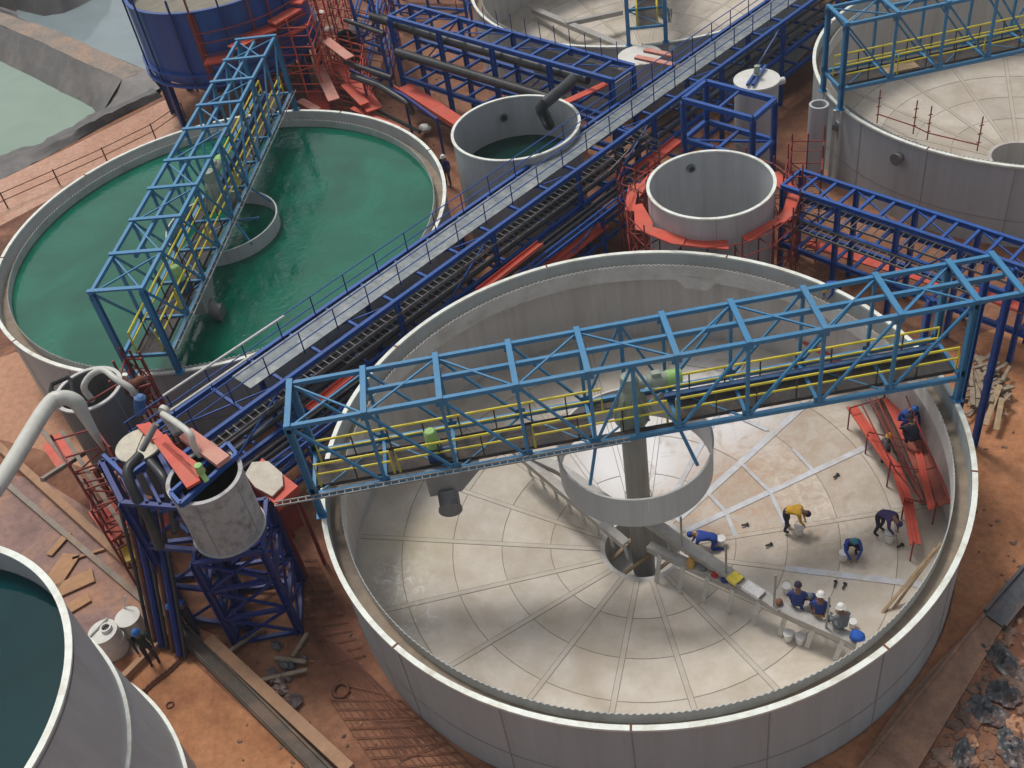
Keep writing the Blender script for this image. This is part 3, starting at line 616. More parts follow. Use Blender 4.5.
def arcpanel(mb, c, r1, r2, z, a, b, t=.06):
    a, b = R(a), R(b); mb.slab([Vector((c.x+r*math.cos(x), c.y+r*math.sin(x), z)) for r, x in ((r1, a), (r2, a), (r2, b), (r1, b))], t)
for aa, bb, z in ((264, 280, 5.4), (288, 306, 6.2), (306, 326, 6.5), (326, 346, 6.8)):
    a = MB(); arcpanel(a, TV, 5.6, 6.5, z, aa, bb, .12); a.build('walk_panel', m_red, tv, smooth=False)

# ------------------------------------------------------------ pipe racks
def cable_ladder(label, pts, w=.5, mat=None, z=0):
    mb = MB(); pts = [Vector(p) for p in pts]
    for i in range(len(pts)-1):
        p, q_ = pts[i], pts[i+1]; d = (q_-p); L_ = d.length; d.normalize(); n_ = Vector((d.y, -d.x, 0)).normalized() if abs(d.z) < .97 else Vector((.62, -.78, 0))
        for s in (-1, 1): mb.bar(p+n_*w/2*s, q_+n_*w/2*s, .035, .09)
        for k in range(int(L_/.34)+1): mb.bar(p+d*k*.34-n_*w/2, p+d*k*.34+n_*w/2, .04, .04)
    return single('cable_ladder', mb, mat or m_galvD, label, 'cable tray', group='galvanised cable ladders under the racks')
def rack(name, label, P, Q_, wid, levels, n, ztop, deck=None, rails=None, mat=None, bw=.15, base=0, group='blue steel pipe racks'):
    mat = mat or m_navy; P = Vector((P.x, P.y, 0)); Q_ = Vector((Q_.x, Q_.y, 0)); u = (Q_-P).normalized(); v = Vector((u.y, -u.x, 0)); L_ = (Q_-P).length
    t = thing(name, label, 'rack', (P.x, P.y, base), 0, group)
    b = MB()
    for z in levels:
        for s in (0, wid): b.ibeam(P+v*s+Z*z, Q_+v*s+Z*z, bw, bw*1.25, .028)
        k = 0; m_ = n*3
        for k in range(m_+1): p = P+u*L_*k/m_+Z*z; b.bar(p, p+v*wid, bw*.7, bw*.7)
    for k in range(n):
        p = P+u*L_*k/n; q_ = P+u*L_*(k+1)/n; z0 = levels[-1]; z1 = levels[0]
        if len(levels) > 1 and k % 2 == 0:
            for s in (wid,): b.bar(p+v*s+Z*z0, q_+v*s+Z*z1, .07, .07)
        b.bar(p+Z*(z1-.03), q_+v*wid+Z*(z1-.03), .05, .05)
    b.build('beam_frame', mat, t)
    for k in range(n+1):
        for s in (0, wid):
            p = P+u*(.1+(L_-.2)*k/n)+v*s; c_ = MB(); c_.ibeam(p+Z*base, p+Z*(levels[0]-.08), bw*1.15, bw*1.15, .03, u); c_.build('post', mat, t)
    return t, P, u, v, L_
u1 = Vector((.785, .6195, 0)).normalized(); v1 = Vector((u1.y, -u1.x, 0)); O1 = Vector((-4.4, 35.1, 0)); u1 = (u1-v1*.036).normalized(); v1 = Vector((u1.y, -u1.x, 0))
def K(s, v, z=0.0): return O1+u1*s+v1*v+Z*z
t1, *_ = rack('walkway_rack', 'long blue rack carrying the grey diagonal walkway between the tanks', K(-11.6, -1.62), K(46, -1.62), 2.2, (4.92, 3.0, 1.6), 10, 5, bw=.17)
d = MB(); d.slab([K(-6.9, -1.33, 5.04), K(46, -1.33, 5.04), K(46, -.12, 5.04), K(-6.9, -.12, 5.04)], .05)
for k in range(44): d.bar(K(-6.9+k*1.2, -1.32, 5.046), K(-6.9+k*1.2, -.13, 5.046), .018, .01)
d.build('deck', m_galv, t1, smooth=False)
for off in (-1.42, -.02):
    h = MB()
    for z in (6.02, 5.55): h.tube(K(-11.3, off, z), K(46, off, z), .025, 6)
    h.cur = 1; s = -11.2
    while s < 46: h.tube(K(s, off, 4.95), K(s, off, 6.02), .028, 6); s += 1.72
    h.build('handrail', [m_navy, m_tower], t1)
h = MB(); h.tube(W(163, 396, 6.1), W(284, 316, 6.1), .05, 8); h.build('bare_rail', m_white, t1)
h = MB(); h.tube(W(170, 411, 6.1), W(254, 354, 6.1), .05, 8); h.build('bare_rail', m_white, t1)
cable_ladder('long galvanised cable ladder just below the edge of the diagonal walkway', [K(-11.3, .42, 4.35), K(14.0, .42, 4.35)], .5)
cable_ladder('second galvanised cable ladder ending in a raised hoop beside the ringed tank', [K(-3, .2, 3.75), K(13.6, .25, 3.75), K(14.7, .35, 4.1), K(15.6, .45, 4.5), K(16.3, .6, 4.45), K(16.7, .8, 4.0), K(16.7, .9, 1.0)], .75)
lab = ['black pipe on the inner lower tier below the diagonal walkway', 'black pipe on the middle lower tier below the diagonal walkway', 'thick black pipe on the outer lower tier below the diagonal walkway', 'grey pipe on the lowest tier below the diagonal walkway']
for i, (off, z, r, mt) in enumerate(((-.9, 3.25, .09, m_pipe), (-.3, 3.25, .10, m_pipe), (.25, 3.3, .12, m_pipe), (-.6, 1.85, .15, m_pipeG))):
    mb = MB(); mb.path([K(-11, off, z), K(10, off, z), K(44, off, z)], r, 10); single('rack_pipe', mb, mt, lab[i], 'pipe', group='pipes below the diagonal walkway')
for i, (s0, s1, off, z, wd, lb) in enumerate(((-5.6, -3.2, 1.25, 3.6, .34, 'short red plank trough near the left end of the blue truss bridge'),
                                          (-.6, 2.2, 1.45, 3.4, .34, 'red plank trough behind the rim of the biggest tank, left of centre'),
                                          (3.6, 7.6, 1.5, 3.4, .34, 'upper of two red troughs behind the rim of the biggest tank'),
                                          (5.5, 11.8, 1.5, 2.0, .75, 'widest long red trough sloping behind the rim of the biggest tank'),
                                          (15.2, 18.6, 1.0, 2.9, .6, 'red trough beside the hoop of the cable ladder'))):
    mb = MB(); mb.bar(K(s0, off, z), K(s1, off, z+.1), wd, .05); mb.bar(K(s0, off+wd/2, z+.06), K(s1, off+wd/2, z+.16), .04, .16); mb.bar(K(s0, off-wd/2, z+.06), K(s1, off-wd/2, z+.16), .04, .16)
    single('red_trough', mb, m_red, lb, 'trough', group='red troughs along the diagonal walkway')
# secondary supports on the tank side
t1b, *_ = rack('low_rack', 'low blue rack of black pipes squeezed between walkway and biggest tank', K(-11, .95), K(16, .95), .9, (2.9, 1.5), 6, 3, bw=.13)
for i, (off, z, r, mt) in enumerate(((1.1, 3.1, .08, m_pipe), (1.45, 3.12, .10, m_pipe), (1.72, 3.1, .06, m_navy))):
    mb = MB(); mb.path([K(-11, off, z), K(14 if i else 16, off, z)], r, 10)
    single('rack_pipe', mb, mt, ['thin black pipe on the low rack, farthest from the biggest tank', 'thicker black pipe along the middle of the low rack', 'thin blue pipe on the low rack, nearest the biggest tank'][i], 'pipe', group='pipes below the diagonal walkway')

# second rack, towards the right edge
P2 = W(800, 171, 4.6); Q2 = W(1050, 252, 4.6)
t2, *_ = rack('pipe_rack', 'blue pipe rack running down to the right edge beside the empty tank', P2, Q2+(Q2-P2)*.25, 1.45, (4.6, 3.2, 1.6), 5, 5, bw=.17)
uu = (Q2-P2).normalized(); vv = Vector((uu.y, -uu.x, 0))
cable_ladder('wide cable ladder on the blue rack by the right edge', [P2+uu*.1+vv*.55-Z*1.25, P2+uu*12+vv*.55-Z*1.25], .9)
cable_ladder('lower cable ladder slung beside the blue rack by the right edge', [P2+uu*.2+vv*1.85-Z*1.35, P2+uu*9.5+vv*1.95-Z*1.35], .6)
mb = MB(); mb.bar(W(808, 243, .9), W(945, 285, .9), .55, .06); single('red_board', mb, m_red, 'red board lying low behind the blue rack at the right', 'board')
mb = MB(); mb.bar(W(975, 290, 2.6), W(1050, 318, 2.6), .7, .06); single('red_board', mb, m_red, 'red board at the right edge under the bridge end', 'board')

# third rack at the top
P3 = W(388, 17, 6.0); Q3 = W(613, 81, 6.0)
t3, *_ = rack('pipe_rack', 'tall blue rack at the top with big black pipes and a grey end panel', P3-(Q3-P3)*.0, Q3, -1.7, (6.0, 3.9, 2.2), 4, 6, bw=.2)
u3 = (Q3-P3); u3.z = 0; L3 = u3.length; u3.normalize(); v3 = Vector((-u3.y, u3.x, 0))
pn = MB(); pn.slab([Q3-u3*7+v3*1.55-Z*.3, Q3-u3*.2+v3*1.55-Z*.3, Q3-u3*.2+v3*1.6-Z*.3, Q3-u3*7+v3*1.6-Z*.3], 1.6); pn.slab([Q3-u3*.1+v3*.1-Z*.2, Q3-u3*.05+v3*.1-Z*.2, Q3-u3*.05+v3*1.5-Z*.2, Q3-u3*.1+v3*1.5-Z*.2], 1.7)
pn.build('cladding_panel', m_pipeG, t3, smooth=False)
for i in range(12):
    hr = MB(); p = P3+u3*(L3*(.25+.75*i/12))+v3*1.7; hr.tube(p, p+Z*1.1, .025, 6); hr.build('upright', m_tower, t3)
def flanged(name, pts, r, mat, label, fl=()):
    mb = MB(); mb.path(pts, r, 14); t_ = single(name, mb, mat, label, 'pipe')
    return t_
flanged('black_pipe', [P3-u3*2.2+v3*.5-Z*.6, P3+u3*4-Z*.75+v3*.5, Q3-u3*2.2+v3*.6-Z*.75], .26, m_pipe, 'upper big black pipe lying inside the tall rack at the top')
flanged('black_pipe', [P3+u3*.6-v3*.35-Z*1.9, Q3-u3*3-v3*.2-Z*1.9], .27, m_pipe, 'lower big black pipe hanging on the front of the tall rack at the top')
flanged('black_pipe', [W(352, 76, 3), W(380, 86, 2.9), W(408, 103, 2.6), W(412, 112, 1.4)], .2, m_pipe, 'short black pipe with a bend beside the green water tank')
flanged('black_hose', [W(573, 79, 6.5), W(566, 86, 6.55), W(556, 94, 6.6), W(545, 103, 6.5), W(541, 108, 6.2), W(544, 114, 5.6), W(549, 125, 4.2)], .28, m_pipe, 'fat black bent pipe emptying into the tank of dark green water')
mb = MB(); mb.bar(W(566, 102, 5.2), W(606, 84, 5.2), .45, .08); single('red_board', mb, m_red, 'red board sticking out beside the fat bent black pipe', 'board')
mb = MB(); mb.bar(W(405, 86, 2.0), W(462, 124, 2.0), .8, .08); mb.bar(W(395, 88, 2.3), W(460, 130, 2.3), .08, .3); single('red_trough', mb, m_red, 'long red trough at the foot of the tall rack, near the small green-water tank', 'trough')
mb = MB(); mb.bar(W(404, 96, 2.9), W(437, 120, 2.9), .15, .2); p_ = W(437, 120, 2.9); mb.bar(p_, Vector((p_.x, p_.y, 0)), .14, .14); mb.bar(W(350, 70, 2.9), W(404, 96, 2.9), .15, .2); p_ = W(362, 76, 2.9); mb.bar(p_, Vector((p_.x, p_.y, 0)), .14, .14); p_ = W(404, 96, 2.9); mb.bar(p_, Vector((p_.x, p_.y, 0)), .14, .14); single('steel_gantry', mb, m_tower, 'dark low gantry between green water tank and tall rack', 'gantry')

# cube frame and white vessel
ca, cb, cc_, ce = W(683, 100, 6), W(753, 119, 6), W(775, 100, 6), W(706, 82, 6)
tc_ = thing('steel_cage', 'open blue steel cage frame beside the white lidded tank', 'frame', (cb.x, cb.y, 0))
f = MB()
cs = [ca, cb, cc_, ce]
for dz in (0, -2.1):
    for i in range(4): f.bar(cs[i]+Z*dz, cs[(i+1) % 4]+Z*dz, .2, .24)
f.bar(ca.lerp(cb, .5)-Z*2.1, ce.lerp(cc_, .5)-Z*2.1, .15, .15); f.bar(ca-Z*2.15, cc_-Z*2.15, .1, .1); f.bar(ca.lerp(cb, .5), ce.lerp(cc_, .5), .12, .12); f.build('beam_frame', m_navy, tc_)
for p in cs: l = MB(); l.ibeam(Vector((p.x, p.y, 0)), p-Z*.1, .24, .24, .04, (1, 0, 0)); l.build('post', m_navy, tc_)
wc = Vector((14.7, 47.6, 0))
tw = thing('lidded_tank', 'white lidded cylinder tank with a green mixer on its lid', 'tank', (wc.x, wc.y, 0))
a = MB(); a.lathe([(1.08, .2), (1.08, 4.85)], 48, wc); a.lathe([(1.09, 1.6), (1.1, 1.6), (1.1, 1.66), (1.09, 1.66)], 48, wc); a.build('shell', m_tank, tw)
a = MB(); a.lathe([(1.14, 4.8), (1.14, 4.9), (0, 4.98)], 48, wc); a.build('lid', m_white, tw)
a = MB(); a.bar(wc+Vector((-.7, -.75, 5.07)), wc+Vector((.45, .95, 5.07)), .12, .14); a.bar(wc+Vector((-.45, -.85, 5.07)), wc+Vector((.7, .85, 5.07)), .12, .14); mo = a.build('mixer_beam', m_navy, tw)
a = MB(); a.lathe([(0, 5.65), (.14, 5.6), (.16, 5.2), (.2, 5.16), (0, 5.14)], 14, wc); a.build('mixer_motor', m_gear, mo)
a = MB(); a.tube(wc+Vector((1.0, .2, 4.4)), wc+Vector((1.5, .3, 4.4)), .18, 12); a.build('nozzle', m_white, tw)
pc = W(819, 104, 4.2); pc.z = 0
a = MB(); a.lathe([(.47, 0), (.47, 4.2), (.36, 4.2), (.36, 2.0), (0, 2.0)], 28, pc); vp = single('standpipe', a, m_tank, 'upright open grey standpipe beside the rim of the right-hand empty tank', 'pipe')
a = MB(); a.path([W(834, 125, 3.0), W(840, 126, 3.0)], .28, 16); vo = a.build('side_nozzle', m_galv, None); vo.parent = vp; vo.location = -vp.location
for k, (px, py) in enumerate(((835, 110), (842, 112))):
    a = MB(); a.tube(W(px, py, 3.9), W(px, py, 3.9)-Z*3.9, .09, 8); single('drop_pipe', a, m_cream, ['cream drop pipe closest to the grey standpipe', 'cream drop pipe on the wall of the right-hand empty tank'][k], 'pipe')

# ------------------------------------------------------------ scaffolds
def scaffold(label, corners, z0, z1, nl=4, mat=None, r=.035, boards=(), braces=True, half=True, sub=1, group='red tube scaffolds'):
    mat = mat or m_redD; cs = [Vector((c.x, c.y, 0)) for c in corners]
    t = thing('scaffold', label, 'scaffold', (cs[0].x, cs[0].y, z0), 0, group)
    f = MB(); n = len(cs)
    for i in range(n):
        a, b = cs[i], cs[(i+1) % n]
        for k in range(sub): p = a.lerp(b, k/sub); f.tube(p+Z*z0, p+Z*(z1+random.uniform(.1, .8)), r, 6)
        for l in range(1, nl+1):
            z = z0+(z1-z0)*l/nl; f.tube(a+Z*z, b+Z*z, r*.85, 6)
            if l < nl+1: half and f.tube(a+Z*(z-.5), b+Z*(z-.5), r*.6, 5)
            if braces and (i+l) % 2: f.tube(a+Z*(z-(z1-z0)/nl), b+Z*z, r*.8, 5)
    f.build('tube_frame', mat, t)
    for z, i0, i1 in boards:
        b = MB(); b.slab([cs[k].lerp(cs[(k+2) % n], .06)+Z*z for k in range(n)] if i0 is None else [cs[i0]+Z*z, cs[i1]+Z*z, cs[(i1+1) % n].lerp(cs[i1], .5)+Z*z, cs[(i0-1) % n].lerp(cs[i0], .5)+Z*z], .06); b.build('platform_board', m_red, t, smooth=False)
    return t
# ring walkway around the empty small tank
trg = thing('ring_walkway', 'red octagonal board walkway around the open empty tank', 'walkway', (TD.x, TD.y, 0))
for pts in (((628.4, 184.3), (639.3, 183.4), (633.8, 211.6), (625, 208.9)), ((633.8, 204.8), (642, 203.4), (653, 222.5), (651.6, 232), (635.2, 229.4)),
            ((636.6, 228), (651, 226), (685.8, 237), (683, 245), (668, 243)), ((684, 238), (728.2, 240), (727.3, 249), (680, 246)),
            ((742, 236.2), (776, 217.3), (781, 222), (747.7, 242.3)), ((777, 217), (783, 210), (788, 192), (801, 192.5), (790.7, 219.4), (781, 222.7)),
            ((772.7, 172), (778.8, 171.5), (801, 191), (788.3, 192.5), (776, 185.6)), ((638, 185.6), (647.5, 175), (654.3, 169.6), (647, 187), (639.3, 197))):
    mb = MB(); z = 4.15+random.uniform(-.06, .06); P_ = [W(*p, z) for p in pts]; planks(mb, P_)
    mb.build('walk_board', m_red, trg, smooth=False)
f = MB()
for k in range(16):
    an = R(k*22.5+5)
    for rr in (2.95, 3.75):
        p = TD+Vector((math.cos(an), math.sin(an), 0))*rr
        if (p-TA).xy.length > 11.2: f.tube(p, p+Z*(3.9 if rr < 3 else 4.9), .035, 6)
    p = TD+Vector((math.cos(an), math.sin(an), 0))*2.95; q_ = TD+Vector((math.cos(an), math.sin(an), 0))*3.75
    for z in (1.3, 2.6, 3.8): f.tube(p+Z*z, q_+Z*z, .03, 5)
    p2 = TD+Vector((math.cos(an+.39), math.sin(an+.39), 0))*3.75
    for z in (1.3, 2.6, 3.8, 4.5): f.tube(q_+Z*z, p2+Z*z, .03, 5)
    f.tube(q_+Z*1.3, p2+Z*2.6, .028, 5); f.tube(q_+Z*3.8, p2+Z*2.6, .028, 5)
f.build('tube_frame', m_redD, trg)
scaffold('red scaffold standing between the ringed tank and the right-hand rack', [W(780, 262, 0), W(815, 262, 0), W(818, 225, 0), W(788, 225, 0)], 0, 4.6, 4, sub=2)
scaffold('red scaffold tower left of the ringed tank', [W(622, 248, .5), W(648, 260, .5), W(652, 240, .5), W(628, 232, .5)], 0, 4.2, 4, sub=2)
scaffold('dense red scaffold next to the big blue vessel', [W(262, 112, .5), W(330, 112, .5), W(345, 60, .5), W(285, 55, .5)], 0, 6.0, 5, sub=4, r=.05, mat=m_red)
scaffold('tall red scaffold behind the blue vessel platform', [W(300, 62, 1), W(345, 60, 1), W(350, 10, 1), W(312, 8, 1)], 0, 7, 5, sub=3, r=.05, mat=m_red)
scaffold('red scaffold bay beside the black bin at the top', [W(345, 70, 1), W(395, 80, 1), W(400, 40, 1), W(352, 30, 1)], 0, 5.2, 4, sub=2, r=.045)
scaffold('red scaffold rising right behind the far rim of the green water tank', [W(330, 108, 0), W(372, 120, 0), W(375, 96, 0), W(338, 84, 0)], 0, 3.4, 4, sub=3, r=.045, mat=m_red)
scaffold('second dense red scaffold between vessel legs and green water tank', [W(270, 84, 0), W(300, 92, 0), W(306, 70, 0), W(276, 62, 0)], 0, 5.0, 6, sub=3, r=.05)
scaffold('dark blue tube frame right of the black bin', [W(372, 90, 0), W(394, 98, 0), W(402, 60, 0), W(380, 52, 0)], 0, 6.8, 4, mat=m_navy, r=.11, sub=1)
scaffold('dark blue tube frame at the top edge behind the tall rack', [W(398, 30, 0), W(470, 36, 0), W(474, 5, 0), W(404, 0, 0)], 0, 5.5, 3, mat=m_navy, r=.11, sub=2)
for k, (a_, b_, wd, z) in enumerate((((318, 66), (334, 100), .7, 2.6), ((345, 84), (365, 104), .6, 2.2), ((300, 100), (318, 110), .5, 2.0), ((352, 108), (400, 128), .35, 1.4), ((326, 40), (350, 58), .6, 4.4), ((290, 34), (312, 22), .5, 5.6))):
    mb = MB(); mb.bar(W(*a_, z), W(*b_, z-.3), wd, .07); single('red_board', mb, m_red if k % 2 else m_pink, ['faded red board sloping in the dense scaffold', 'red board on the scaffold beside the short bent black pipe', 'small faded red board near the blue bridge end', 'narrow red board just behind the far rim of the green water tank', 'faded red board beneath the white sacks', 'small red board at the top of the dense scaffold'][k], 'board')
for k, (a_, b_, r_, z) in enumerate((((350, 96), (420, 132), .12, 1.0), ((345, 62), (392, 78), .15, 3.6), ((418, 110), (452, 128), .10, 1.2), ((345, 20), (384, 34), .14, 5.0))):
    mb = MB(); mb.path([W(*a_, z), W(*b_, z)], r_, 10); single('service_pipe', mb, m_pipe, ['dark pipe low behind the far rim of the green water tank', 'dark pipe passing the foot of the black bin', 'thin dark pipe beside the green-water feed tank', 'dark pipe right of the white rounded vessel'][k], 'pipe')
for k, (a_, b_, wd, z, lb) in enumerate((((232, 48), (300, 12), .9, 6.1, 'long bright red chute board in front of the blue vessel'),
                               ((338, 60), (375, 110), 1.0, 1.6, 'red ramp board between scaffold and black pipe'),
                               ((312, 90), (335, 130), .8, 1.2, 'red board low in the dense scaffold beside the green water tank'))):
    mb = MB(); mb.bar(W(*a_, z), W(*b_, z), wd, .07); single('red_board', mb, m_red, lb, 'board')

# scaffold inside the big tank
tsi = thing('scaffold', 'red board scaffold standing against the wall inside the biggest tank', 'scaffold', (W(930, 470, 0).x, W(930, 470, 0).y, 0), 0, 'red tube scaffolds')
def arcpt(r, a, z): return TA+Vector((r*math.cos(R(a)), r*math.sin(R(a)), z))
def wboard(pts, z, mt):
    mb = MB(); planks(mb, [W(*p, z) for p in pts]); mb.build('walk_board', mt, tsi, smooth=False)
m_rdust = M('dusty red board', (.33, .085, .06), .8, var=.25, dirt=(.30, .16, .12), dirt_amt=.6)
wboard([(870, 403), (884, 398), (917, 462), (899, 462)], .5, m_gap); wboard([(899, 463), (917, 463), (932, 507), (921, 503)], .5, m_gap)  # dark gap between the red boards, put in as added dark boards
wboard([(882, 398), (917, 396), (934, 430), (902, 440)], .8, m_red); wboard([(902, 441), (934, 431), (946, 465), (915, 472)], .8, m_rdust); wboard([(915, 473), (946, 466), (952, 504), (930, 507)], .8, m_rdust)
wboard([(914, 450), (921, 448), (935, 506), (928, 508)], .9, m_red)
wboard([(847, 408), (857, 405), (899, 465), (890, 470)], .5, m_red); wboard([(889, 462), (900, 462), (913, 500), (902, 502)], .52, m_red); wboard([(902, 500), (913, 499), (921, 543), (910, 545)], .4, m_red)
wboard([(748, 312), (764, 308), (812, 335), (800, 341)], 1.0, m_pink); wboard([(801, 342), (813, 336), (850, 358), (836, 364)], 1.0, m_red)
f = MB()
for (px, py) in ((850, 408), (868, 432), (890, 465), (905, 498), (914, 540), (884, 398), (905, 440), (920, 470), (936, 506), (906, 396), (925, 431), (938, 463), (951, 503), (752, 310), (800, 340), (836, 362)):
    p = W(px, py, .7); b = Vector((p.x, p.y, zf((p-TA).xy.length))); f.tube(b, b+Z*random.uniform(1.0, 1.7), .03, 6)
for a_, b_ in (((868, 395), (920, 495)), ((874, 392), (923, 500)), ((862, 405), (895, 470)), ((895, 470), (920, 500)), ((906, 396), (951, 503))):
    f.tube(W(*a_, 1.9), W(*b_, 1.9), .03, 5); f.tube(W(*a_, 1.4), W(*b_, 1.4), .03, 5)
for a_, b_ in (((850, 408), (884, 398)), ((890, 465), (920, 470)), ((905, 498), (936, 506)), ((868, 432), (905, 440))): f.tube(W(*a_, .8), W(*b_, .8), .03, 5)
f.build('tube_frame', m_redD, tsi)
for k, (a_, b_) in enumerate((((878, 618), (936, 548)), ((888, 616), (941, 543)))):
    mb = MB(); mb.bar(W(*a_, -.7), W(*b_, 1.4), .09, .06); single('timber_pole', mb, m_wood, ['lower of two thin poles leaning on the tank wall right of the seated men', 'upper of two thin poles leaning on the tank wall right of the seated men'][k], 'pole')
# red rods standing in the right-hand tank
for k, (a_, b_) in enumerate((((877, 123), (880, 84)), ((913, 134), (918, 95)), ((927, 140), (931, 100)), ((977, 151), (985, 110)))):
    base = W(*a_, -.7); f = MB(); f.tube(base, base+Z*2.0, .035, 6)
    for z in (.5, 1.0, 1.5): f.tube(base+Z*z-Vector((.12, 0, 0)), base+Z*z+Vector((.12, 0, 0)), .03, 5)
    single('scaffold_rod', f, m_redD, ['leftmost', 'second from left', 'third from left', 'rightmost'][k]+' of the four red rods standing in the right-hand empty tank', 'rod', group='red rods standing in the empty tank')
f = MB(); p = [W(877, 118, -.6), W(913, 130, -.6), W(927, 137, -.6), W(977, 149, -.6)]
for i in range(3): f.tube(p[i]+Z*.25, p[i+1]+Z*.25, .035, 6)
single('scaffold_ledger', f, m_redD, 'thin red tube joining the four rods low in the right-hand empty tank', 'tube')
# loose arms in the top tank
for k, (a_, b_, wd) in enumerate((((534, 10), (625, 48), .5), ((566, 24), (622, 12), .35), ((590, 48), (668, 47), .2))):
    mb = MB(); mb.bar(W(*a_, .1), W(*b_, -.2), wd, .3); single('steel_beam', mb, m_arm, ['longest grey steel arm lying in the tank at the top edge', 'short grey steel arm lying beside the longest one at the top edge', 'thin grey bar lying at the near rim of the tank at the top edge'][k], 'beam')
# mixer platform at the top
tp = thing('drum_platform', 'white drum lid with red boards beside the walkway at the top', 'platform', W(650, 55, 4.5))
a = MB(); a.lathe([(1.2, 3.0), (1.2, 4.5), (0, 4.6)], 32, Vector((W(640, 55, 4.5).x, W(640, 55, 4.5).y, 0))); a.build('drum', m_white, tp)
a = MB(); a.bar(W(636, 57, 4.9), W(678, 66, 4.9), .35, .12); a.bar(W(645, 50, 5.0), W(674, 56, 5.0), .35, .14); a.build('board', m_pink, tp)
a = MB(); a.tube(W(672, 48, 5.1), W(672, 48, 5.6), .18, 10); a.build('motor', m_gear, tp)

# ------------------------------------------------------------ left-hand tower group
def col(px, py, z): p = W(px, py, z); return Vector((p.x, p.y, 0))
# hanging tank tower
hc = Vector((-10.1, 24.1, 0))
tt = thing('support_tower', 'dark blue braced steel tower under the grey open bucket-shaped tank', 'tower', (hc.x, hc.y, 0), 0, 'dark blue steel towers')
f = MB(); cs = [hc+Vector(v_) for v_ in ((-1.15, -1.15, 0), (1.15, -1.15, 0), (1.15, 1.15, 0), (-1.15, 1.15, 0))]
zl = [.1, 1.5, 3.1, 4.6]
for i in range(4):
    a_, b_ = cs[i], cs[(i+1) % 4]
    for j, z in enumerate(zl):
        f.bar(a_+Z*z, b_+Z*z, .14, .14)
        if j < 3: f.bar(a_+Z*z, b_+Z*zl[j+1], .09, .09); f.bar(b_+Z*z, a_+Z*zl[j+1], .09, .09)
f.build('brace_frame', m_tower, tt)
for p in cs: l = MB(); l.ibeam(p, p+Z*4.6, .24, .24, .04); l.build('leg', m_tower, tt)
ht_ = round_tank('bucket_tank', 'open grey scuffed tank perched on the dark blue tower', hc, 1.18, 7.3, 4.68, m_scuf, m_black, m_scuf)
a = MB(); a.lathe([(1.19, 4.68), (1.23, 4.68), (1.23, 4.76), (1.185, 4.76)], 48, hc); a.build('bottom_ring', m_tank, ht_)
# large square tower to the left of it
tl = thing('support_tower', 'dark blue square tower crowded with dark pipes left of the grey bucket-shaped tank', 'tower', (col(150, 560, 3).x, col(150, 560, 3).y, 0), 0, 'dark blue steel towers')
cs = [col(102, 462, 6.6), col(128, 476, 6.6)+Vector((0, -1.2, 0)), col(184, 500, 7.0), col(160, 455, 6.6)]
f = MB(); zl = [.2, 2.2, 4.4, 6.6]
for i in range(4):
    a_, b_ = cs[i], cs[(i+1) % 4]
    for j, z in enumerate(zl):
        f.bar(a_+Z*z, b_+Z*z, .16, .16)
        if j < 3 and i != 3: f.bar(a_+Z*z, b_+Z*zl[j+1], .09, .09)
    for k in range(1, 4): q_ = a_.lerp(b_, k/4)
for k in range(1, 5): f.bar(cs[0].lerp(cs[3], k/5)+Z*6.62, cs[1].lerp(cs[2], k/5)+Z*6.62, .1, .12)
f.build('brace_frame', m_tower, tl)
for p in cs: l = MB(); l.ibeam(p, p+Z*6.6, .26, .26, .04); l.build('leg', m_tower, tl)
# top frame over the bucket tank
tf2 = thing('top_frame', 'blue channel frame lying over the mouth of the bucket-shaped tank', 'frame', W(200, 480, 7.5))
pA, pB, pC, pD = W(171, 494, 7.45), W(181, 505, 7.45), W(237, 455, 7.45), W(228, 444, 7.45)
for a_, b_ in ((pA, pD), (pB, pC), (pA, pB), (pD, pC), (W(104, 456, 6.8), W(127, 478, 6.8)), (W(127, 478, 6.8), W(146, 464, 6.8))): f = MB(); f.bar(a_, b_, .12, .2); f.build('channel', m_navy, tf2)
mb = MB()
for a_, b_, wd in (((160, 438), (194, 485), .46), ((168, 445), (203, 472), .22), ((164, 444), (200, 478), .16)): mb.bar(W(*a_, 7.7), W(*b_, 7.7), wd, .1)
single('red_trough', mb, m_red, 'bright red trough dropping towards the bucket-shaped tank', 'trough')
mb = MB(); mb.bar(W(186, 434, 7.75), W(224, 462, 7.75), .5, .18); single('faded_beam', mb, m_pink, 'faded pink plank beam beside the bright red trough', 'beam')
mb = MB(); mb.slab([W(136, 425, 7.0), W(150, 422, 7.0), W(165, 436, 7.0), W(150, 440, 7.0)], .15); single('red_board', mb, m_red, 'small red board behind the beige round lid', 'board')
p = W(200, 470, 7.95); mb = MB(); mb.lathe([(0, p.z+.25), (.12, p.z+.22), (.14, p.z-.1), (0, p.z-.12)], 14, Vector((p.x, p.y, 0))); mb.tube(p+Vector((0, 0, -.1)), p+Vector((.15, -.25, -.3)), .09, 10); single('small_motor', mb, m_green, 'small green motor at the end of the bright red trough', 'motor')
# beige lid tank
lc = W(139, 445, 6.8); lc0 = Vector((lc.x, lc.y, 0))
tlid = thing('lidded_tank', 'beige round lid of a short tank below the white bent pipes', 'tank', (lc.x, lc.y, 5.2))
a = MB(); a.lathe([(.62, 4.9), (.72, 6.75)], 32, lc0); a.build('shell', m_tankD, tlid)
a = MB(); a.lathe([(.80, 6.74), (.80, 6.82), (.1, 6.86), (0, 6.86)], 32, lc0); a.bar(lc0+Vector((-.1, -.7, 6.88)), lc0+Vector((.12, .7, 6.88)), .06, .04); a.build('lid', M('beige lid', (.60, .56, .45), .6, dirt=(.3, .26, .2)), tlid)
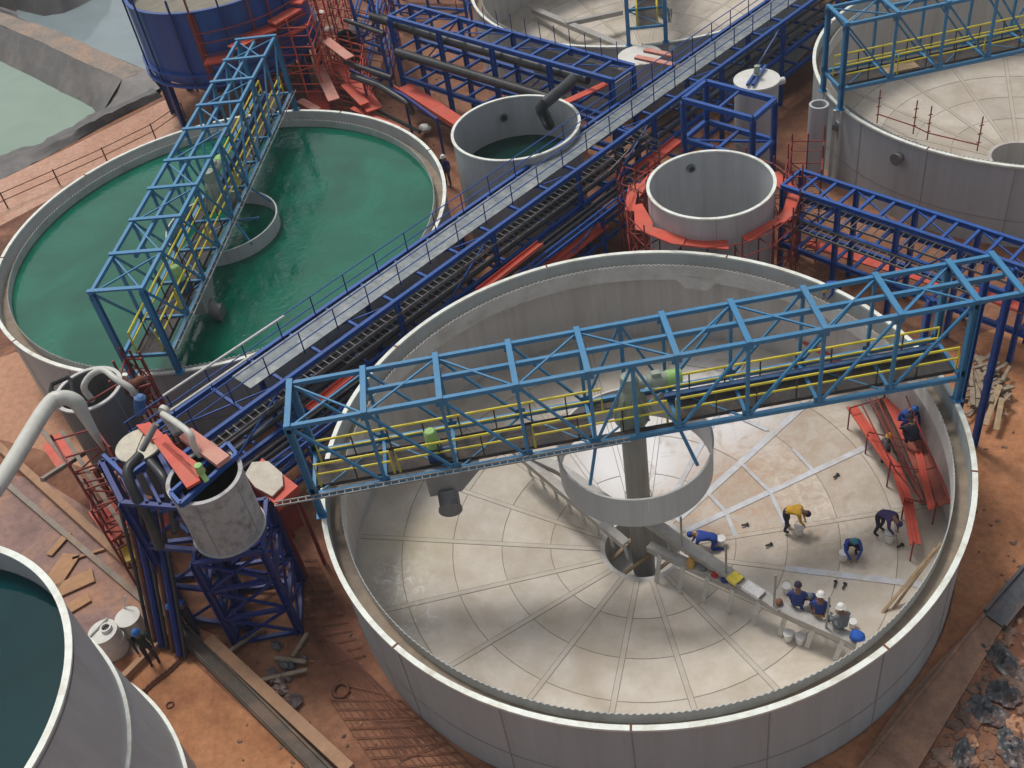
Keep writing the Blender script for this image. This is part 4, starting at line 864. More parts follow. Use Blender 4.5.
# hopper with octagonal lid
hp = W(270, 480, 4.6); hp0 = Vector((hp.x, hp.y, 0))
th = thing('covered_hopper', 'red hopper under a pale octagonal cover beside the bucket-shaped tank', 'hopper', (hp.x, hp.y, 0))
a = MB(); a.slab([W(245, 474, 4.75), W(252, 462, 4.75), W(268, 461, 4.75), W(282, 473, 4.75), W(283, 485, 4.75), W(272, 496, 4.75), W(255, 487, 4.75)], .08); a.build('cover', M('beige cover', (.60, .55, .46), .6, dirt=(.45, .38, .3)), th, smooth=False)
a = MB(); a.slab([W(247, 478, 4.6), W(262, 458, 4.6), W(298, 486, 4.6), W(276, 505, 4.6)], .35); a.build('box_frame', m_red, th, smooth=False)
a = MB(); a.slab([W(252, 486, 4.2), W(265, 466, 4.2), W(290, 490, 4.2), W(274, 500, 4.2)], 1.9); a.build('bin_body', m_redD, th, smooth=False)
for px, py in ((250, 480), (262, 462), (294, 488), (275, 502)):
    b = W(px, py, 4.2); l = MB(); l.bar(b, Vector((b.x, b.y, 0)), .12, .12); l.build('leg', m_redD, th)
# tall dark tank behind
gc = Vector((-15.6, 31.1, 0))
gt = round_tank('mixing_tank', 'dark grey open tank with a black handle frame and white pipes over it', gc, 1.22, 6.1, 2.9, m_tankD, m_tankD, m_weir)
a = MB(); a.path([W(58, 405, 6.2), W(51, 390, 6.5), W(52, 384, 6.6), W(68, 377, 6.6), W(71, 381, 6.5), W(74, 396, 6.2)], .10, 8); a.build('handle_frame', m_black, gt)
a = MB(); a.tube(W(85, 404, 6.15), W(118, 384, 6.15), .035, 6); a.build('cross_tube', m_redD, gt)
sp = thing('tank_stand', 'rusty steel stand under the dark grey open tank', 'stand', (gc.x, gc.y, 0))
for sx, sy in ((-.9, -.9), (.9, -.9), (.9, .9), (-.9, .9)):
    l = MB(); l.bar(gc+Vector((sx, sy, 0)), gc+Vector((sx, sy, 2.85)), .16, .16); l.build('leg', m_rust, sp)
f = MB()
for z in (1.2, 2.7):
    for (x0, y0), (x1, y1) in (((-.9, -.9), (.9, -.9)), ((.9, -.9), (.9, .9)), ((.9, .9), (-.9, .9)), ((-.9, .9), (-.9, -.9))): f.bar(gc+Vector((x0, y0, z)), gc+Vector((x1, y1, z)), .1, .12)
f.build('ring_beam', m_rust, sp)
# pipes
def spline(pts, n=6):
    pts = [Vector(p) for p in pts]; out = []
    ext = [pts[0]*2-pts[1]]+pts+[pts[-1]*2-pts[-2]]
    for i in range(1, len(ext)-2):
        p0, p1, p2, p3 = ext[i-1:i+3]
        for k in range(n):
            t = k/n; out.append(.5*((2*p1)+(p2-p0)*t+(2*p0-5*p1+4*p2-p3)*t*t+(3*p1-p0-3*p2+p3)*t**3))
    return out+[pts[-1]]
mb = MB(); mb.path(spline([W(-60, 560, 8.9), W(0, 482, 8.5), W(46, 408, 8.0), W(62, 398, 7.9), W(76, 402, 7.6), W(84, 415, 7.0), W(97, 437, 6.0), W(104, 450, 5.0)]), .27, 18, radii=[.27]*26+[.27-.014*i for i in range(17)])
single('slurry_pipe', mb, m_cream, 'fat cream pipe rising from the lower left and bending down', 'pipe')
mb = MB(); mb.path(spline([W(92, 400, 6.0), W(84, 388, 6.8), W(90, 376, 7.2), W(103, 370, 7.4), W(116, 379, 7.3), W(130, 388, 7.0), W(134, 394, 6.6)]), .12, 12)
wp = single('fill_pipe', mb, m_cream, 'thin white bent pipe reaching over the dark grey open tank', 'pipe')
mb = MB(); mb.path(spline([W(163, 414, 8.1), W(178, 424, 8.4), W(190, 434, 8.4), W(194, 446, 8.0), W(201, 456, 7.6)]), .11, 12); mb.tube(W(163, 412, 8.1), W(165, 412, 8.1)+Vector((.0, .15, .0)), .2, 12)
single('fill_pipe', mb, m_cream, 'white bent pipe end above the faded pink beam', 'pipe')
mb = MB(); mb.path([W(163, 414, 8.0), W(177, 434, 7.6)], .13, 10); mb.path([W(156, 424, 8.0), W(142, 450, 7.3)], .11, 10); single('inlet_pipe', mb, m_pipeG, 'pair of grey drop pipes above the beige round lid', 'pipe')
mb = MB(); mb.path(spline([W(140, 455, 7.4), W(128, 470, 7.4), W(133, 490, 7.0), W(150, 520, 6.0), W(160, 548, 5)]), .17, 10); single('black_hose', mb, m_pipe, 'fat black hose sagging through the top of the crowded tower', 'hose')
mb = MB(); mb.path(spline([W(150, 462, 7.3), W(165, 480, 7.2), W(170, 500, 6.6), W(176, 530, 5.5)]), .15, 10); single('black_hose', mb, m_pipe, 'black hose curling beside the red trough', 'hose')
mb = MB(); mb.path([W(115, 405, 5.0), W(116, 398, 5.4), W(128, 388, 5.7), W(140, 380, 5.3), W(146, 400, 4.5)], .2, 10); single('rusty_pipe', mb, m_rust, 'rusty bent pipe at the end of the pale blue bridge', 'pipe')
mb = MB(); mb.lathe([(0, 0), (.22, 0), (.22, .75), (.1, .85), (0, .85)], 14, Vector((0, 0, 0))); bl = mb.build('valve_barrel', M('worn blue paint', (.08, .22, .5), .5, dirt=(.4, .4, .4)), None); bl.location = W(140, 412, 5.0); bl.rotation_euler = (0, .35, 0); tag(bl, 'worn blue cylinder at the end of the thin white pipe', 'cylinder')
# red ladder scaffold running down past the slab
scaffold('narrow red scaffold tower in front of the dark grey open tank', [col(56, 444, 5.4), col(98, 432, 5.4), col(118, 462, 5.4), col(76, 476, 5.4)], 0, 5.6, 6, sub=1, r=.045, half=False, mat=m_redD)
scaffold('red scaffold tower leaning along the crowded blue tower', [col(88, 486, 4), col(122, 478, 4), col(140, 514, 3), col(106, 535, 3)], 0, 4.2, 4, sub=1, r=.045, half=False)
scaffold('rusty red scaffold behind the thin white pipe', [col(130, 420, 4), col(165, 410, 4), col(155, 385, 4), col(138, 385, 4)], 0, 5.4, 5, sub=2, r=.05)
for k, (pts, z, lb) in enumerate(((((42, 446), (62, 430), (78, 452), (58, 470)), 2.6, 'red sheet behind the fat cream pipe'),
                               (((88, 512), (110, 498), (132, 525), (110, 542)), 2.2, 'bright red sheet in the scaffold by the muddy slab'),
                               (((120, 548), (134, 540), (140, 556), (126, 562)), 1.5, 'small yellow and red board low in the scaffold'),
                               (((152, 520), (168, 512), (176, 524), (160, 534)), 4.0, 'red box cover inside the crowded blue tower'))):
    mb = MB(); mb.slab([W(*p, z) for p in pts], .1); single('cover_sheet', mb, m_red if k != 2 else m_yel2, lb, 'sheet', smooth=False)
for k, (a_, b_) in enumerate((((38, 425), (100, 505)), ((62, 432), (128, 535)), ((42, 480), (104, 440)))):
    mb = MB(); mb.bar(W(*a_, 4.2), W(*b_, 3.0), .16, .16); single('steel_post', mb, m_conc, ['outer grey post slanting past the red sheet', 'inner grey post slanting past the red sheet', 'pale cross pole tied to the grey posts'][k], 'post')
# dark pipes and conduits dropping inside the crowded tower
for k in range(7):
    a_ = (118+k*7, 500+k*2); b_ = (150+k*6, 640+k*3)
    mb = MB(); mb.path([W(*a_, 5.2), W(*((a_[0]+b_[0])/2, (a_[1]+b_[1])/2-6), 3.0), W(*b_, .2)], .07+.03*(k % 3), 8)
    single('service_pipe', mb, [m_pipe, m_rust, m_tower][k % 3], ['black', 'rusty', 'navy'][k % 3]+' service pipe dropping through the crowded tower, %s from its left side' % ['first', 'second', 'third', 'fourth', 'fifth', 'sixth', 'seventh'][k], 'pipe', group='service pipes dropping through the crowded tower')
# kerb beams, planks and small things on the ground at the lower left
for k, (a_, b_, wd, h_, mt, lb) in enumerate((((-10, 440), (180, 612), .32, .35, m_concL, 'orange stained kerb beam beside the muddy slab'),
                                         ((-20, 462), (165, 620), .22, .2, m_conc, 'grey kerb beam parallel to the orange stained one'),
                                         ((212, 645), (352, 775), .40, .45, m_concL, 'tan kerb beam leading to the bottom edge'),
                                         ((180, 630), (335, 785), .55, .25, m_chan, 'dark grey channel beam leading to the bottom edge'),
                                         ((118, 688), (170, 636), .22, .3, m_concL, 'short kerb beam beside the man in the blue helmet'))):
    mb = MB(); a_, b_ = W(*a_), W(*b_); mb.bar(a_+Z*h_/2, b_+Z*h_/2, wd, h_)
    if k == 3: d = (b_-a_).normalized(); n_ = Vector((d.y, -d.x, 0)); mb.bar(a_+n_*.2+Z*(h_+.06), b_+n_*.2+Z*(h_+.06), .06, .12); mb.bar(a_-n_*.2+Z*(h_+.06), b_-n_*.2+Z*(h_+.06), .06, .12)
    single('kerb_beam', mb, mt, lb, 'kerb', group='kerb beams on the ground')
for k, (px, py, L_, an, wd) in enumerate(((62, 572, 1.6, 70, .8), (75, 585, 1.5, 20, .7), (60, 545, 1.2, 60, .3), (90, 555, 1.3, 10, .12), (70, 610, 1.6, 30, .5))):
    p = W(px, py); d = Vector((math.cos(R(an)), math.sin(R(an)), 0)); mb = MB(); mb.bar(p-d*L_/2+Z*.09, p+d*L_/2+Z*.09, wd, .05)
    single('ground_board', mb, m_board, ['widest plywood board on the muddy slab', 'plywood board lying across the widest one', 'narrow board behind the widest plywood board', 'thin lath beside the plywood boards', 'board closest to the stepped tank'][k], 'board', group='boards lying on the muddy slab')
def drum(label, p, r, h, lidr):
    t = thing('steel_drum', label, 'drum', (p.x, p.y, 0)); c0 = Vector((p.x, p.y, 0))
    a = MB(); a.lathe([(r, 0), (r, h), (0, h)], 32, c0); a.lathe([(r+.01, h*.5), (r+.04, h*.5), (r+.04, h*.55), (r+.01, h*.55)], 32, c0); a.build('body', m_white, t)
    a = MB(); a.lathe([(.2, h), (.2, h+.14), (.14, h+.14), (.14, h+.02)], 20, c0+Vector((.15, .05, 0))); a.build('filler_neck', m_white, t)
    a = MB(); a.disc(c0+Vector((.15, .05, h+.04)), .135, 20); a.build('filler_hole', m_black, t, smooth=False)
    a = MB(); a.tube(c0+Vector((-r, -.3, h+.05)), c0+Vector((.1, .5, h+.05)), .04, 8); a.build('handle_bar', m_white, t)
    return t
drum('white steel drum with a round filler neck beside the stepped tank', W(103, 632, 1.1), .52, 1.15, .5)
mb = MB(); p = W(128, 618, .7); mb.lathe([(.42, 0), (.42, .72), (.46, .72), (.46, .78), (0, .8)], 32, Vector((p.x, p.y, 0))); single('round_drum', mb, m_white, 'plain pale drum with a flat round lid next to the white steel drum', 'drum')
mb = MB(); mb.path([W(124, 622, .1), W(125, 596, 1.4)], .025, 6); single('thin_rod', mb, m_white, 'thin white rod standing between the two pale drums', 'rod')
# chain on the clay
chn = MB(); pts = spline([W(133, 705, .05), W(150, 686, .05), W(168, 672, .05), W(182, 658, .05), W(187, 652, .05)], 8)
for i in range(len(pts)-1):
    d = (pts[i+1]-pts[i]); mid = (pts[i]+pts[i+1])/2; d.normalize(); n_ = Vector((d.y, -d.x, 0))
    w_ = n_ if i % 2 else Z*.6; ring = [mid+d*.12*math.cos(a*.7854)+w_*.075*math.sin(a*.7854)+Z*.02 for a in range(9)]; chn.path(ring, .03, 5)
single('ground_chain', chn, m_rust, 'rusty chain lying on the clay by the stepped tank', 'chain')
mb = MB(); p = W(341, 690, .05); mb.path([p+Vector((.26*math.cos(a*.3927), .26*math.sin(a*.3927), 0)) for a in range(17)], .08, 8); single('wire_coil', mb, m_rust, 'dark coil ring lying on the ground left of the biggest tank', 'coil')
mb = MB(); p = W(170, 705, .03); mb.path([p+Vector((.12*math.cos(a*.7854), .12*math.sin(a*.7854), 0)) for a in range(9)], .035, 6); single('small_ring', mb, m_rust, 'small dark ring on the clay left of the tan kerb beam', 'ring')
# reinforcing mesh mats
def meshmat(label, pts, n1, n2):
    a_, b_, c_, d_ = [W(*p, .06) for p in pts]; mb = MB()
    for i in range(n1+1):
        k = i/n1; mb.bar(a_.lerp(b_, k+random.uniform(-.02, .02))+Z*.03*random.random(), d_.lerp(c_, k+random.uniform(-.03, .03))+Z*.03*random.random(), .028, .02)
    for i in range(n2+1):
        k = i/n2; mb.bar(a_.lerp(d_, k)+Z*.02, b_.lerp(c_, k)+Z*.02, .035, .02)
    single('rebar_mat', mb, m_rust, label, 'steel mesh', group='rusty reinforcing mats on the ground')
meshmat('rusty reinforcing mat beside the foot of the blue tower', [(272, 560), (318, 560), (365, 655), (330, 665)], 7, 12)
meshmat('rusty reinforcing mat on the ground near the bottom edge', [(330, 700), (400, 700), (500, 790), (400, 800)], 12, 10)
meshmat('long rusty bars between the small coil and the biggest tank', [(300, 620), (345, 650), (440, 745), (400, 760)], 12, 4)
for k, (px, py, L_, an) in enumerate(((280, 676, 1.9, 3), (245, 640, 1.6, 35), (300, 645, 1.0, 60), (290, 660, 1.2, -20))):
    p = W(px, py, .2); d = Vector((math.cos(R(an)), math.sin(R(an)), 0)); mb = MB(); mb.bar(p-d*L_/2, p+d*L_/2, .14, .08); single('loose_plank', mb, m_woodG, ['straight pale plank by the junk heap left of the coil', 'short plank against the blue tower foot', 'steep short plank near the blue tower foot', 'plank half under the junk heap'][k], 'plank')
def blob(mb, p, s, rnd=.35, n=1, seed=0):
    bm = bmesh.new(); bmesh.ops.create_icosphere(bm, subdivisions=n, radius=1)
    rz = Matrix.Rotation(random.random()*6.28, 3, 'Z')
    vs = [p+rz @ Vector((v.co.x*s[0]*(1+random.uniform(-rnd, rnd)), v.co.y*s[1]*(1+random.uniform(-rnd, rnd)), v.co.z*s[2]*(1+random.uniform(-rnd, rnd)))) for v in bm.verts]
    mb.add(vs, [[v.index for v in f.verts] for f in bm.faces]); bm.free()
mb = MB()
for i in range(22): blob(mb, W(random.gauss(285, 9), random.gauss(680, 18), .1), (random.uniform(.1, .4), random.uniform(.1, .3), random.uniform(.05, .2)))
tag(mb.build('junk_heap', m_tarp, None, (0, 0, 0), smooth=False), 'dark heap of plastic and scrap by the pale plank', 'rubbish heap', kind='stuff')

# ------------------------------------------------------------ right side ground
tch = thing('drain_channel', 'concrete drain slab running down from the right edge, dark cover on its upper half', 'drain', W(960, 640))
a = MB(); a.slab([W(985, 614, .12), W(1004, 625, .12), W(905, 790, .12), W(842, 790, .12), W(905, 696, .12)], .2); a.bar(W(985, 614, .14), W(842, 790, .14), .10, .10)
a.build('concrete_slab', m_mudc, tch, smooth=False)
a = MB(); a.slab([W(1060, 522, .2), W(1060, 560, .2), W(1005, 628, .2), W(984, 613, .2)], .3); a.bar(W(1060, 524, .25), W(985, 611, .25), .1, .12); a.bar(W(1060, 558, .25), W(1005, 626, .25), .1, .12)
a.build('cover_plate', m_tarp, tch, smooth=False)
m_stone = M('mixed rubble', (.19, .12, .09), .85, var=.6, scale=.9, dirt=(.40, .20, .12), dirt_amt=.85, dirt_scale=.8, bump=.04, bscale=8)
mb = MB()
for i in range(900):
    px, py = random.uniform(880, 1070), random.uniform(590, 800)
    if px < 1010-(py-625)*.62: continue
    p = W(px, py, .02); q = random.random()**3; blob(mb, p, (.04+.24*q, .03+.17*q, .02+.10*q), .3, 2 if q > .3 else 1)
tag(mb.build('rubble', m_stone, None, (0, 0, 0), smooth=False), 'rubble and clods strewn over red earth at the lower right', 'rubble', kind='stuff')
def crumple(name, label, cat, p, L_, wd, h, mat, seed, group=None):
    mb = MB(); nx, ny = 22, 14; an = random.uniform(0, 3.14); vs = []
    for i in range(nx+1):
        for j in range(ny+1):
            u, v = i/nx*2-1, j/ny*2-1; e = 1+.35*noise.noise(Vector((math.atan2(v, u)*1.3, seed, 0)))
            x, y = u*L_*e*(1-.2*abs(v)), v*wd*e*(1-.25*abs(u)); z = h*(noise.noise(Vector((x*3, y*3, seed)))+.6*noise.noise(Vector((x*8, y*8, seed+4))))*(1.2-max(abs(u), abs(v)))
            vs.append(p+Vector((x*math.cos(an)-y*math.sin(an), x*math.sin(an)+y*math.cos(an), abs(z)+.03)))
    mb.add(vs, [(i*(ny+1)+j, (i+1)*(ny+1)+j, (i+1)*(ny+1)+j+1, i*(ny+1)+j+1) for i in range(nx) for j in range(ny)])
    return single(name, mb, mat, label, cat, group=group, angle=50)
for k, (px, py, L_, wd, h) in enumerate(((1005, 663, .9, .4, .5), (985, 712, .6, .45, .5), (1012, 748, .8, .4, .4), (1003, 695, .45, .5, .8), (962, 752, .5, .3, .4))):
    crumple('plastic_sheet', ['largest dark crumpled sheet on the rubble', 'dark crumpled sheet nearest the drain slab', 'dark crumpled sheet in the bottom right corner', 'small heaped dark scrap in the middle of the rubble', 'dark scrap low on the rubble beside the drain slab'][k], 'sheet', W(px, py, .04), L_, wd, h, m_tarp, k*3.1, 'crumpled dark sheets on the rubble')
for k, (px, py, s_) in enumerate(((1018, 731, .5), (972, 742, .25))):
    crumple('clay_lump', ['large orange clay lump at the right edge', 'small orange clay lump beside the drain slab'][k], 'clay', W(px, py, .03), s_, s_*.6, .5, m_mud, 20+k)
# timber heap
first = None; plank = MB(); plank.bar((-1, 0, .04), (1, 0, .04), .16, .07)
for k in range(60):
    px, py = random.gauss(986, 12), random.gauss(392, 15); p = W(px, py, 0); an = random.gauss(R(50), .55)
    if first is None: o = tag(plank.build('timber_plank', m_woodG, None, (0, 0, 0)), 'weathered plank thrown on the timber heap beside the tank, right', 'plank', 'planks of the timber heap'); first = o
    else: o = first.copy(); C.objects.link(o)
    o.location = (p.x, p.y, .02+k*.010); o.rotation_euler = (random.uniform(-.2, .2), random.uniform(-.12, .12), an); o.scale = (random.uniform(.3, .75), random.uniform(.4, 1.1), 1)
for k, (a_, b_) in enumerate((((985, 425), (1000, 385)), ((996, 430), (1002, 398)), ((952, 470), (965, 330)))):
    if k < 2: mb = MB(); mb.bar(W(*a_, .35), W(*b_, .75), .2, .05); single('pale_plank', mb, m_wood, ['pale plank leaning on the front of the timber heap', 'palest short plank at the right front of the timber heap'][k], 'plank')
# litter around
lit = MB()
for i in range(160):
    r_ = random.random()
    if r_ < .10: px, py = random.uniform(955, 1024), random.uniform(430, 600)
    elif r_ < .6: px, py = random.uniform(230, 420), random.uniform(600, 768)
    else: px, py = random.uniform(330, 470), random.uniform(60, 160)
    p = W(px, py, .03)
    if (p-TA).xy.length < 11.3 or (p-TB).xy.length < 11.3: continue
    s = random.uniform(.03, .11); blob(lit, p, (s, s*.6, s*.4), .5)
tag(lit.build('ground_litter', m_stone, None, (0, 0, 0), smooth=False), 'small clods and scraps scattered over the red earth', 'litter', kind='stuff')
# clutter under the racks at the top
for k in range(9):
    px, py = [(300, 18), (312, 30), (322, 14), (330, 30), (318, 42), (395, 130), (410, 140), (425, 128), (512, 62)][k]
    mb = MB(); blob(mb, W(px, py, .4+(2.5 if k < 5 else 0)), (.4, .3, .25), .2, 2); single('white_sack', mb, m_white, ['leftmost white sack on the scaffold beside the blue vessel', 'white sack in the middle of the scaffold group', 'white sack highest on the scaffold', 'white sack right beside the black bin', 'white sack lowest on the scaffold', 'white sack behind the rim of the green water tank', 'second white sack behind the rim of the green water tank, lower one', 'white sack nearest the low gantry', 'white sack inside the tall rack'][k], 'sack', group='white sacks among the scaffolds')
mb = MB(); p = W(352, 50, 2.0); mb.lathe([(.5, .0), (.85, 2.6), (.8, 2.6), (.45, .1), (0, .1)], 20, Vector((p.x, p.y, .5))); single('black_bin', mb, m_pipe, 'black tapered bin standing among the red scaffolds', 'bin')
mb = MB(); p = W(356, 24, 4.2); mb.lathe([(0, 0), (.35, .1), (.5, .4), (.4, .8), (0, .9)], 16, Vector((p.x, p.y, 3.6))); single('white_float', mb, m_white, 'rounded white vessel above the black bin', 'vessel')
# fence of the clay road
tfz = thing('rail_fence', 'thin rusty rail fence along the pinkish clay road', 'fence', W(0, 210))
fp = [W(-40, 232), W(8, 203+5), W(60, 182+3), W(108, 160+3), W(156, 136+3), W(186, 118)]
for p in fp: l = MB(); l.bar(p, p+Z*1.1, .07, .07); l.build('post', m_rust, tfz)
f = MB()
for z in (.55, 1.02): f.path([p+Z*z for p in fp], .028, 5)
f.build('rail', m_rust, tfz)
# extension supports of the bridge at the right
for k, (px, py) in enumerate(((979, 312), (1003, 318), (930, 300))):
    p = W(px, py, 6.2); l = MB(); l.ibeam(Vector((p.x, p.y, 0)), Vector((p.x, p.y, 8.25 if k < 2 else 6.2)), .2, .2, .03); single('steel_column', l, m_navy, ['dark blue column just right of the bridge end', 'dark blue column farthest right under the bridge extension', 'dark blue column behind the bridge end, beside the timber heap'][k], 'column')

# ------------------------------------------------------------ people
m_skin = M('skin', (.22, .115, .075), .6, var=.05, bump=0)
def cloth(n, c): return M(n, c, .85, var=.2, scale=8, dirt=(c[0]*.7+.03, c[1]*.7+.025, c[2]*.7+.02), dirt_amt=.4, bump=.01, bscale=25)
m_navyC = cloth('navy overall', (.02, .045, .20)); m_royal = cloth('royal blue overall', (.02, .06, .32)); m_ylw = cloth('yellow jacket', (.60, .34, .03)); m_gry = cloth('grey overall', (.16, .18, .20))
m_dkb = cloth('dark trousers', (.025, .025, .05)); m_teal = cloth('teal top', (.03, .22, .26)); m_purp = cloth('dark purple jacket', (.05, .03, .12)); m_dgreen = cloth('dark green jacket', (.02, .045, .03)); m_or = cloth('orange trousers', (.5, .22, .03))
m_hW = M('helmet white', (.74, .74, .72), .35, var=.04, bump=0); m_hY = M('helmet yellow', (.72, .42, .03), .35, var=.04, bump=0); m_hB = M('helmet blue', (.03, .16, .50), .35, var=.04, bump=0)
POSE = {
 'bend': dict(pel=(-.08, 0, .90), wai=(.06, 0, 1.02), che=(.30, 0, 1.08), nec=(.46, 0, 1.05), hed=(.60, 0, .98), hip=(-.06, .10, .86), kne=(.05, .14, .48), ank=(-.04, .16, .09), sho=(.40, .19, 1.07), elb=(.46, .24, .78), wri=(.56, .14, .54)),
 'crouch': dict(pel=(-.12, 0, .30), wai=(-.04, 0, .46), che=(.10, 0, .66), nec=(.22, 0, .80), hed=(.32, 0, .92), hip=(-.08, .11, .30), kne=(.30, .19, .50), ank=(.04, .16, .10), sho=(.16, .19, .74), elb=(.36, .25, .52), wri=(.52, .12, .30)),
 'sit': dict(pel=(0, 0, .12), wai=(.0, 0, .28), che=(.05, 0, .50), nec=(.10, 0, .66), hed=(.16, 0, .80), hip=(.04, .10, .10), kne=(.44, .14, .14), ank=(.50, .14, -.30), sho=(.07, .20, .57), elb=(.18, .27, .32), wri=(.40, .14, .24)),
 'stand': dict(pel=(0, 0, .94), wai=(0, 0, 1.08), che=(.0, 0, 1.30), nec=(.01, 0, 1.48), hed=(.03, 0, 1.62), hip=(0, .10, .90), kne=(.03, .11, .49), ank=(-.01, .12, .08), sho=(0, .20, 1.40), elb=(.03, .26, 1.12), wri=(.14, .24, .88)),
 'crawl': dict(pel=(-.35, 0, .50), wai=(-.16, 0, .55), che=(.10, 0, .58), nec=(.26, 0, .60), hed=(.40, 0, .62), hip=(-.36, .11, .46), kne=(-.26, .16, .08), ank=(-.66, .16, .08), sho=(.18, .19, .56), elb=(.26, .22, .32), wri=(.38, .18, .08)),
}
def person(label, loc, rz, pose, top, trou, hat, hatmat, scale=1.12, group=None):
    P = POSE[pose]; V = []; E_ = []; RD = []; RG = []
    def v(co, r, g): V.append(Vector(co)); RD.append(r); RG.append(g); return len(V)-1
    pel = v(P['pel'], (.15, .12), 1); wai = v(P['wai'], (.14, .11), 0); che = v(P['che'], (.17, .12), 0); nec = v(P['nec'], (.06, .06), 2); hed = v(P['hed'], (.095, .10), 2)
    hd = (Vector(P['hed'])-Vector(P['nec'])).normalized(); crown = v(Vector(P['hed'])+hd*.09, (.07, .075), 2)
    E_ += [(pel, wai), (wai, che), (che, nec), (nec, hed), (hed, crown)]
    ends = []
    for s in (1, -1):
        f_ = lambda c: (c[0], c[1]*s, c[2])
        h = v(f_(P['hip']), (.095, .095), 1); k = v(f_(P['kne']), (.068, .068), 1); a = v(f_(P['ank']), (.05, .05), 1); t = v((P['ank'][0]+.17, P['ank'][1]*s, P['ank'][2]-.035), (.045, .035), 3)
        E_ += [(pel, h), (h, k), (k, a), (a, t)]
        sh = v(f_(P['sho']), (.075, .075), 0); el = v(f_(P['elb']), (.052, .052), 0); wr = v(f_(P['wri']), (.034, .034), 0); E_ += [(che, sh), (sh, el), (el, wr)]
        d = (Vector(f_(P['wri']))-Vector(f_(P['elb']))).normalized(); pa = v(Vector(f_(P['wri']))+d*.075, (.038, .022), 2); E_.append((wr, pa)); ends.append((Vector(f_(P['wri'])), d, s))
    me = bpy.data.meshes.new('body'); me.from_pydata([tuple(x) for x in V], E_, []); ob = bpy.data.objects.new('tmp', me); C.objects.link(ob)
    md = ob.modifiers.new('s', 'SKIN'); md.use_smooth_shade = True
    sv = me.skin_vertices[0].data
    for i, x in enumerate(sv): x.radius = RD[i]; x.use_root = (i == 0)
    sb = ob.modifiers.new('u', 'SUBSURF'); sb.levels = 2
    bpy.context.view_layer.update(); dg = bpy.context.evaluated_depsgraph_get(); em = bpy.data.meshes.new_from_object(ob.evaluated_get(dg)); bpy.data.objects.remove(ob)
    mb = MB(); mb.v = [tuple(x.co) for x in em.vertices]
    for p in em.polygons:
        c = p.center; best = 1e9; g = 0
        for a, b in E_:
            A_, B_ = V[a], V[b]; ab = B_-A_; t = max(0, min(1, (c-A_).dot(ab)/max(ab.length_squared, 1e-9))); dd = (c-A_-ab*t).length
            if dd < best:
                best = dd; ga, gb = RG[a], RG[b]; g = ga if t < .55 else gb
        mb.f.append(list(p.vertices)); mb.mi.append(g)
    mb.cur = 2
    for wv, d, s in ends:      # fingers and thumb
        side = d.cross(Z); side = side.normalized() if side.length > .1 else Vector((0, 1, 0)); cur = side.cross(d).normalized()
        base = wv+d*.09
        for i in range(4):
            o = base+side*(-.03+.02*i); l = (.07, .08, .075, .06)[i]; mb.path([o, o+d*l*.5, o+d*l*.85-cur*.02], .009, 5)
        o = wv+d*.05+side*.035*s; mb.path([o, o+d*.03+side*.03*s, o+d*.06+side*.035*s-cur*.01], .01, 5)
    H = Vector(P['hed']); fwd = Vector((1, 0, 0)); fwd = (fwd-hd*fwd.dot(hd)); fwd = fwd.normalized() if fwd.length > .2 else Vector((0, 0, -1)); sd_ = hd.cross(fwd)
    mb.path([H+fwd*.09+hd*.01, H+fwd*.125-hd*.02], .014, 6)
    for s in (1, -1): mb.path([H+sd_*.09*s+hd*.015, H+sd_*.105*s-hd*.02], .014, 6)
    mb.cur = 3
    for s in (1, -1): mb.path([H+fwd*.092+sd_*.035*s+hd*.02, H+fwd*.100+sd_*.035*s+hd*.02], .011, 6)
    mb.path([H+fwd*.094+sd_*.025-hd*.05, H+fwd*.094-sd_*.025-hd*.05], .006, 5)
    t = mb.build('person', [top, trou, m_skin, m_black], None, None, angle=80); t.location = loc; t.rotation_euler = (0, 0, rz); t.scale = (scale,)*3
    tag(t, label, 'person', group)
    c = H+hd*.045; hb = MB(); q_ = hd.to_track_quat('Z', 'X').to_matrix()
    prof = [(.0, .135), (.06, .125), (.105, .08), (.125, .02), (.13, .0), (.145, -.008), (.145, -.02), (.12, -.015)] if hat == 'helmet' else [(.0, .12), (.06, .11), (.1, .06), (.115, .0), (.112, -.03)]
    tmp = MB(); tmp.lathe(prof, 18); hb.add([c+q_ @ Vector(x) for x in tmp.v], tmp.f); hb.build('helmet' if hat == 'helmet' else 'cap', hatmat, t)
    return t
def fz(p): return zf((p-TA).xy.length)
def onfloor(px, py):
    z = -1
    for _ in range(20): p = W(px, py, z); z = fz(p)
    p.z = z+.03; return p
person('worker in a yellow jacket bending over a white bucket on the tank floor', onfloor(786, 530), R(-25), 'bend', m_ylw, m_dkb, 'cap', m_dkb)
person('worker in blue and teal crouching on the tank floor between two bent men', onfloor(850, 552), R(-100), 'crouch', m_royal, m_dkb, 'cap', m_teal)
person('worker in a dark purple jacket bent forward near the red scaffold foot', onfloor(878, 533), R(-55), 'bend', m_purp, m_dkb, 'cap', m_purp)
person('worker in royal blue crawling behind the rake arm', onfloor(704, 547), R(165), 'crawl', m_royal, m_royal, 'cap', m_royal)
def seat(px, py, z): p = W(px, py, z); return p
person('leftmost seated worker in dark blue on the rake arm', seat(797, 607, .42), R(75), 'sit', m_navyC, m_navyC, 'cap', m_dkb)
person('seated worker in royal blue with a white helmet, middle of three on the rake arm', seat(819, 617, .46), R(70), 'sit', m_navyC, m_or, 'helmet', m_hW)
person('seated worker in grey with a white helmet at the end of the rake arm', seat(842, 629, .52), R(100), 'sit', m_gry, m_gry, 'helmet', m_hW)
person('fourth man in navy and a white cap sitting close behind the leftmost seated worker', onfloor(806, 606), R(-100), 'crouch', m_navyC, m_navyC, 'cap', m_gry)
def onboard(px, py, z): return W(px, py, z)
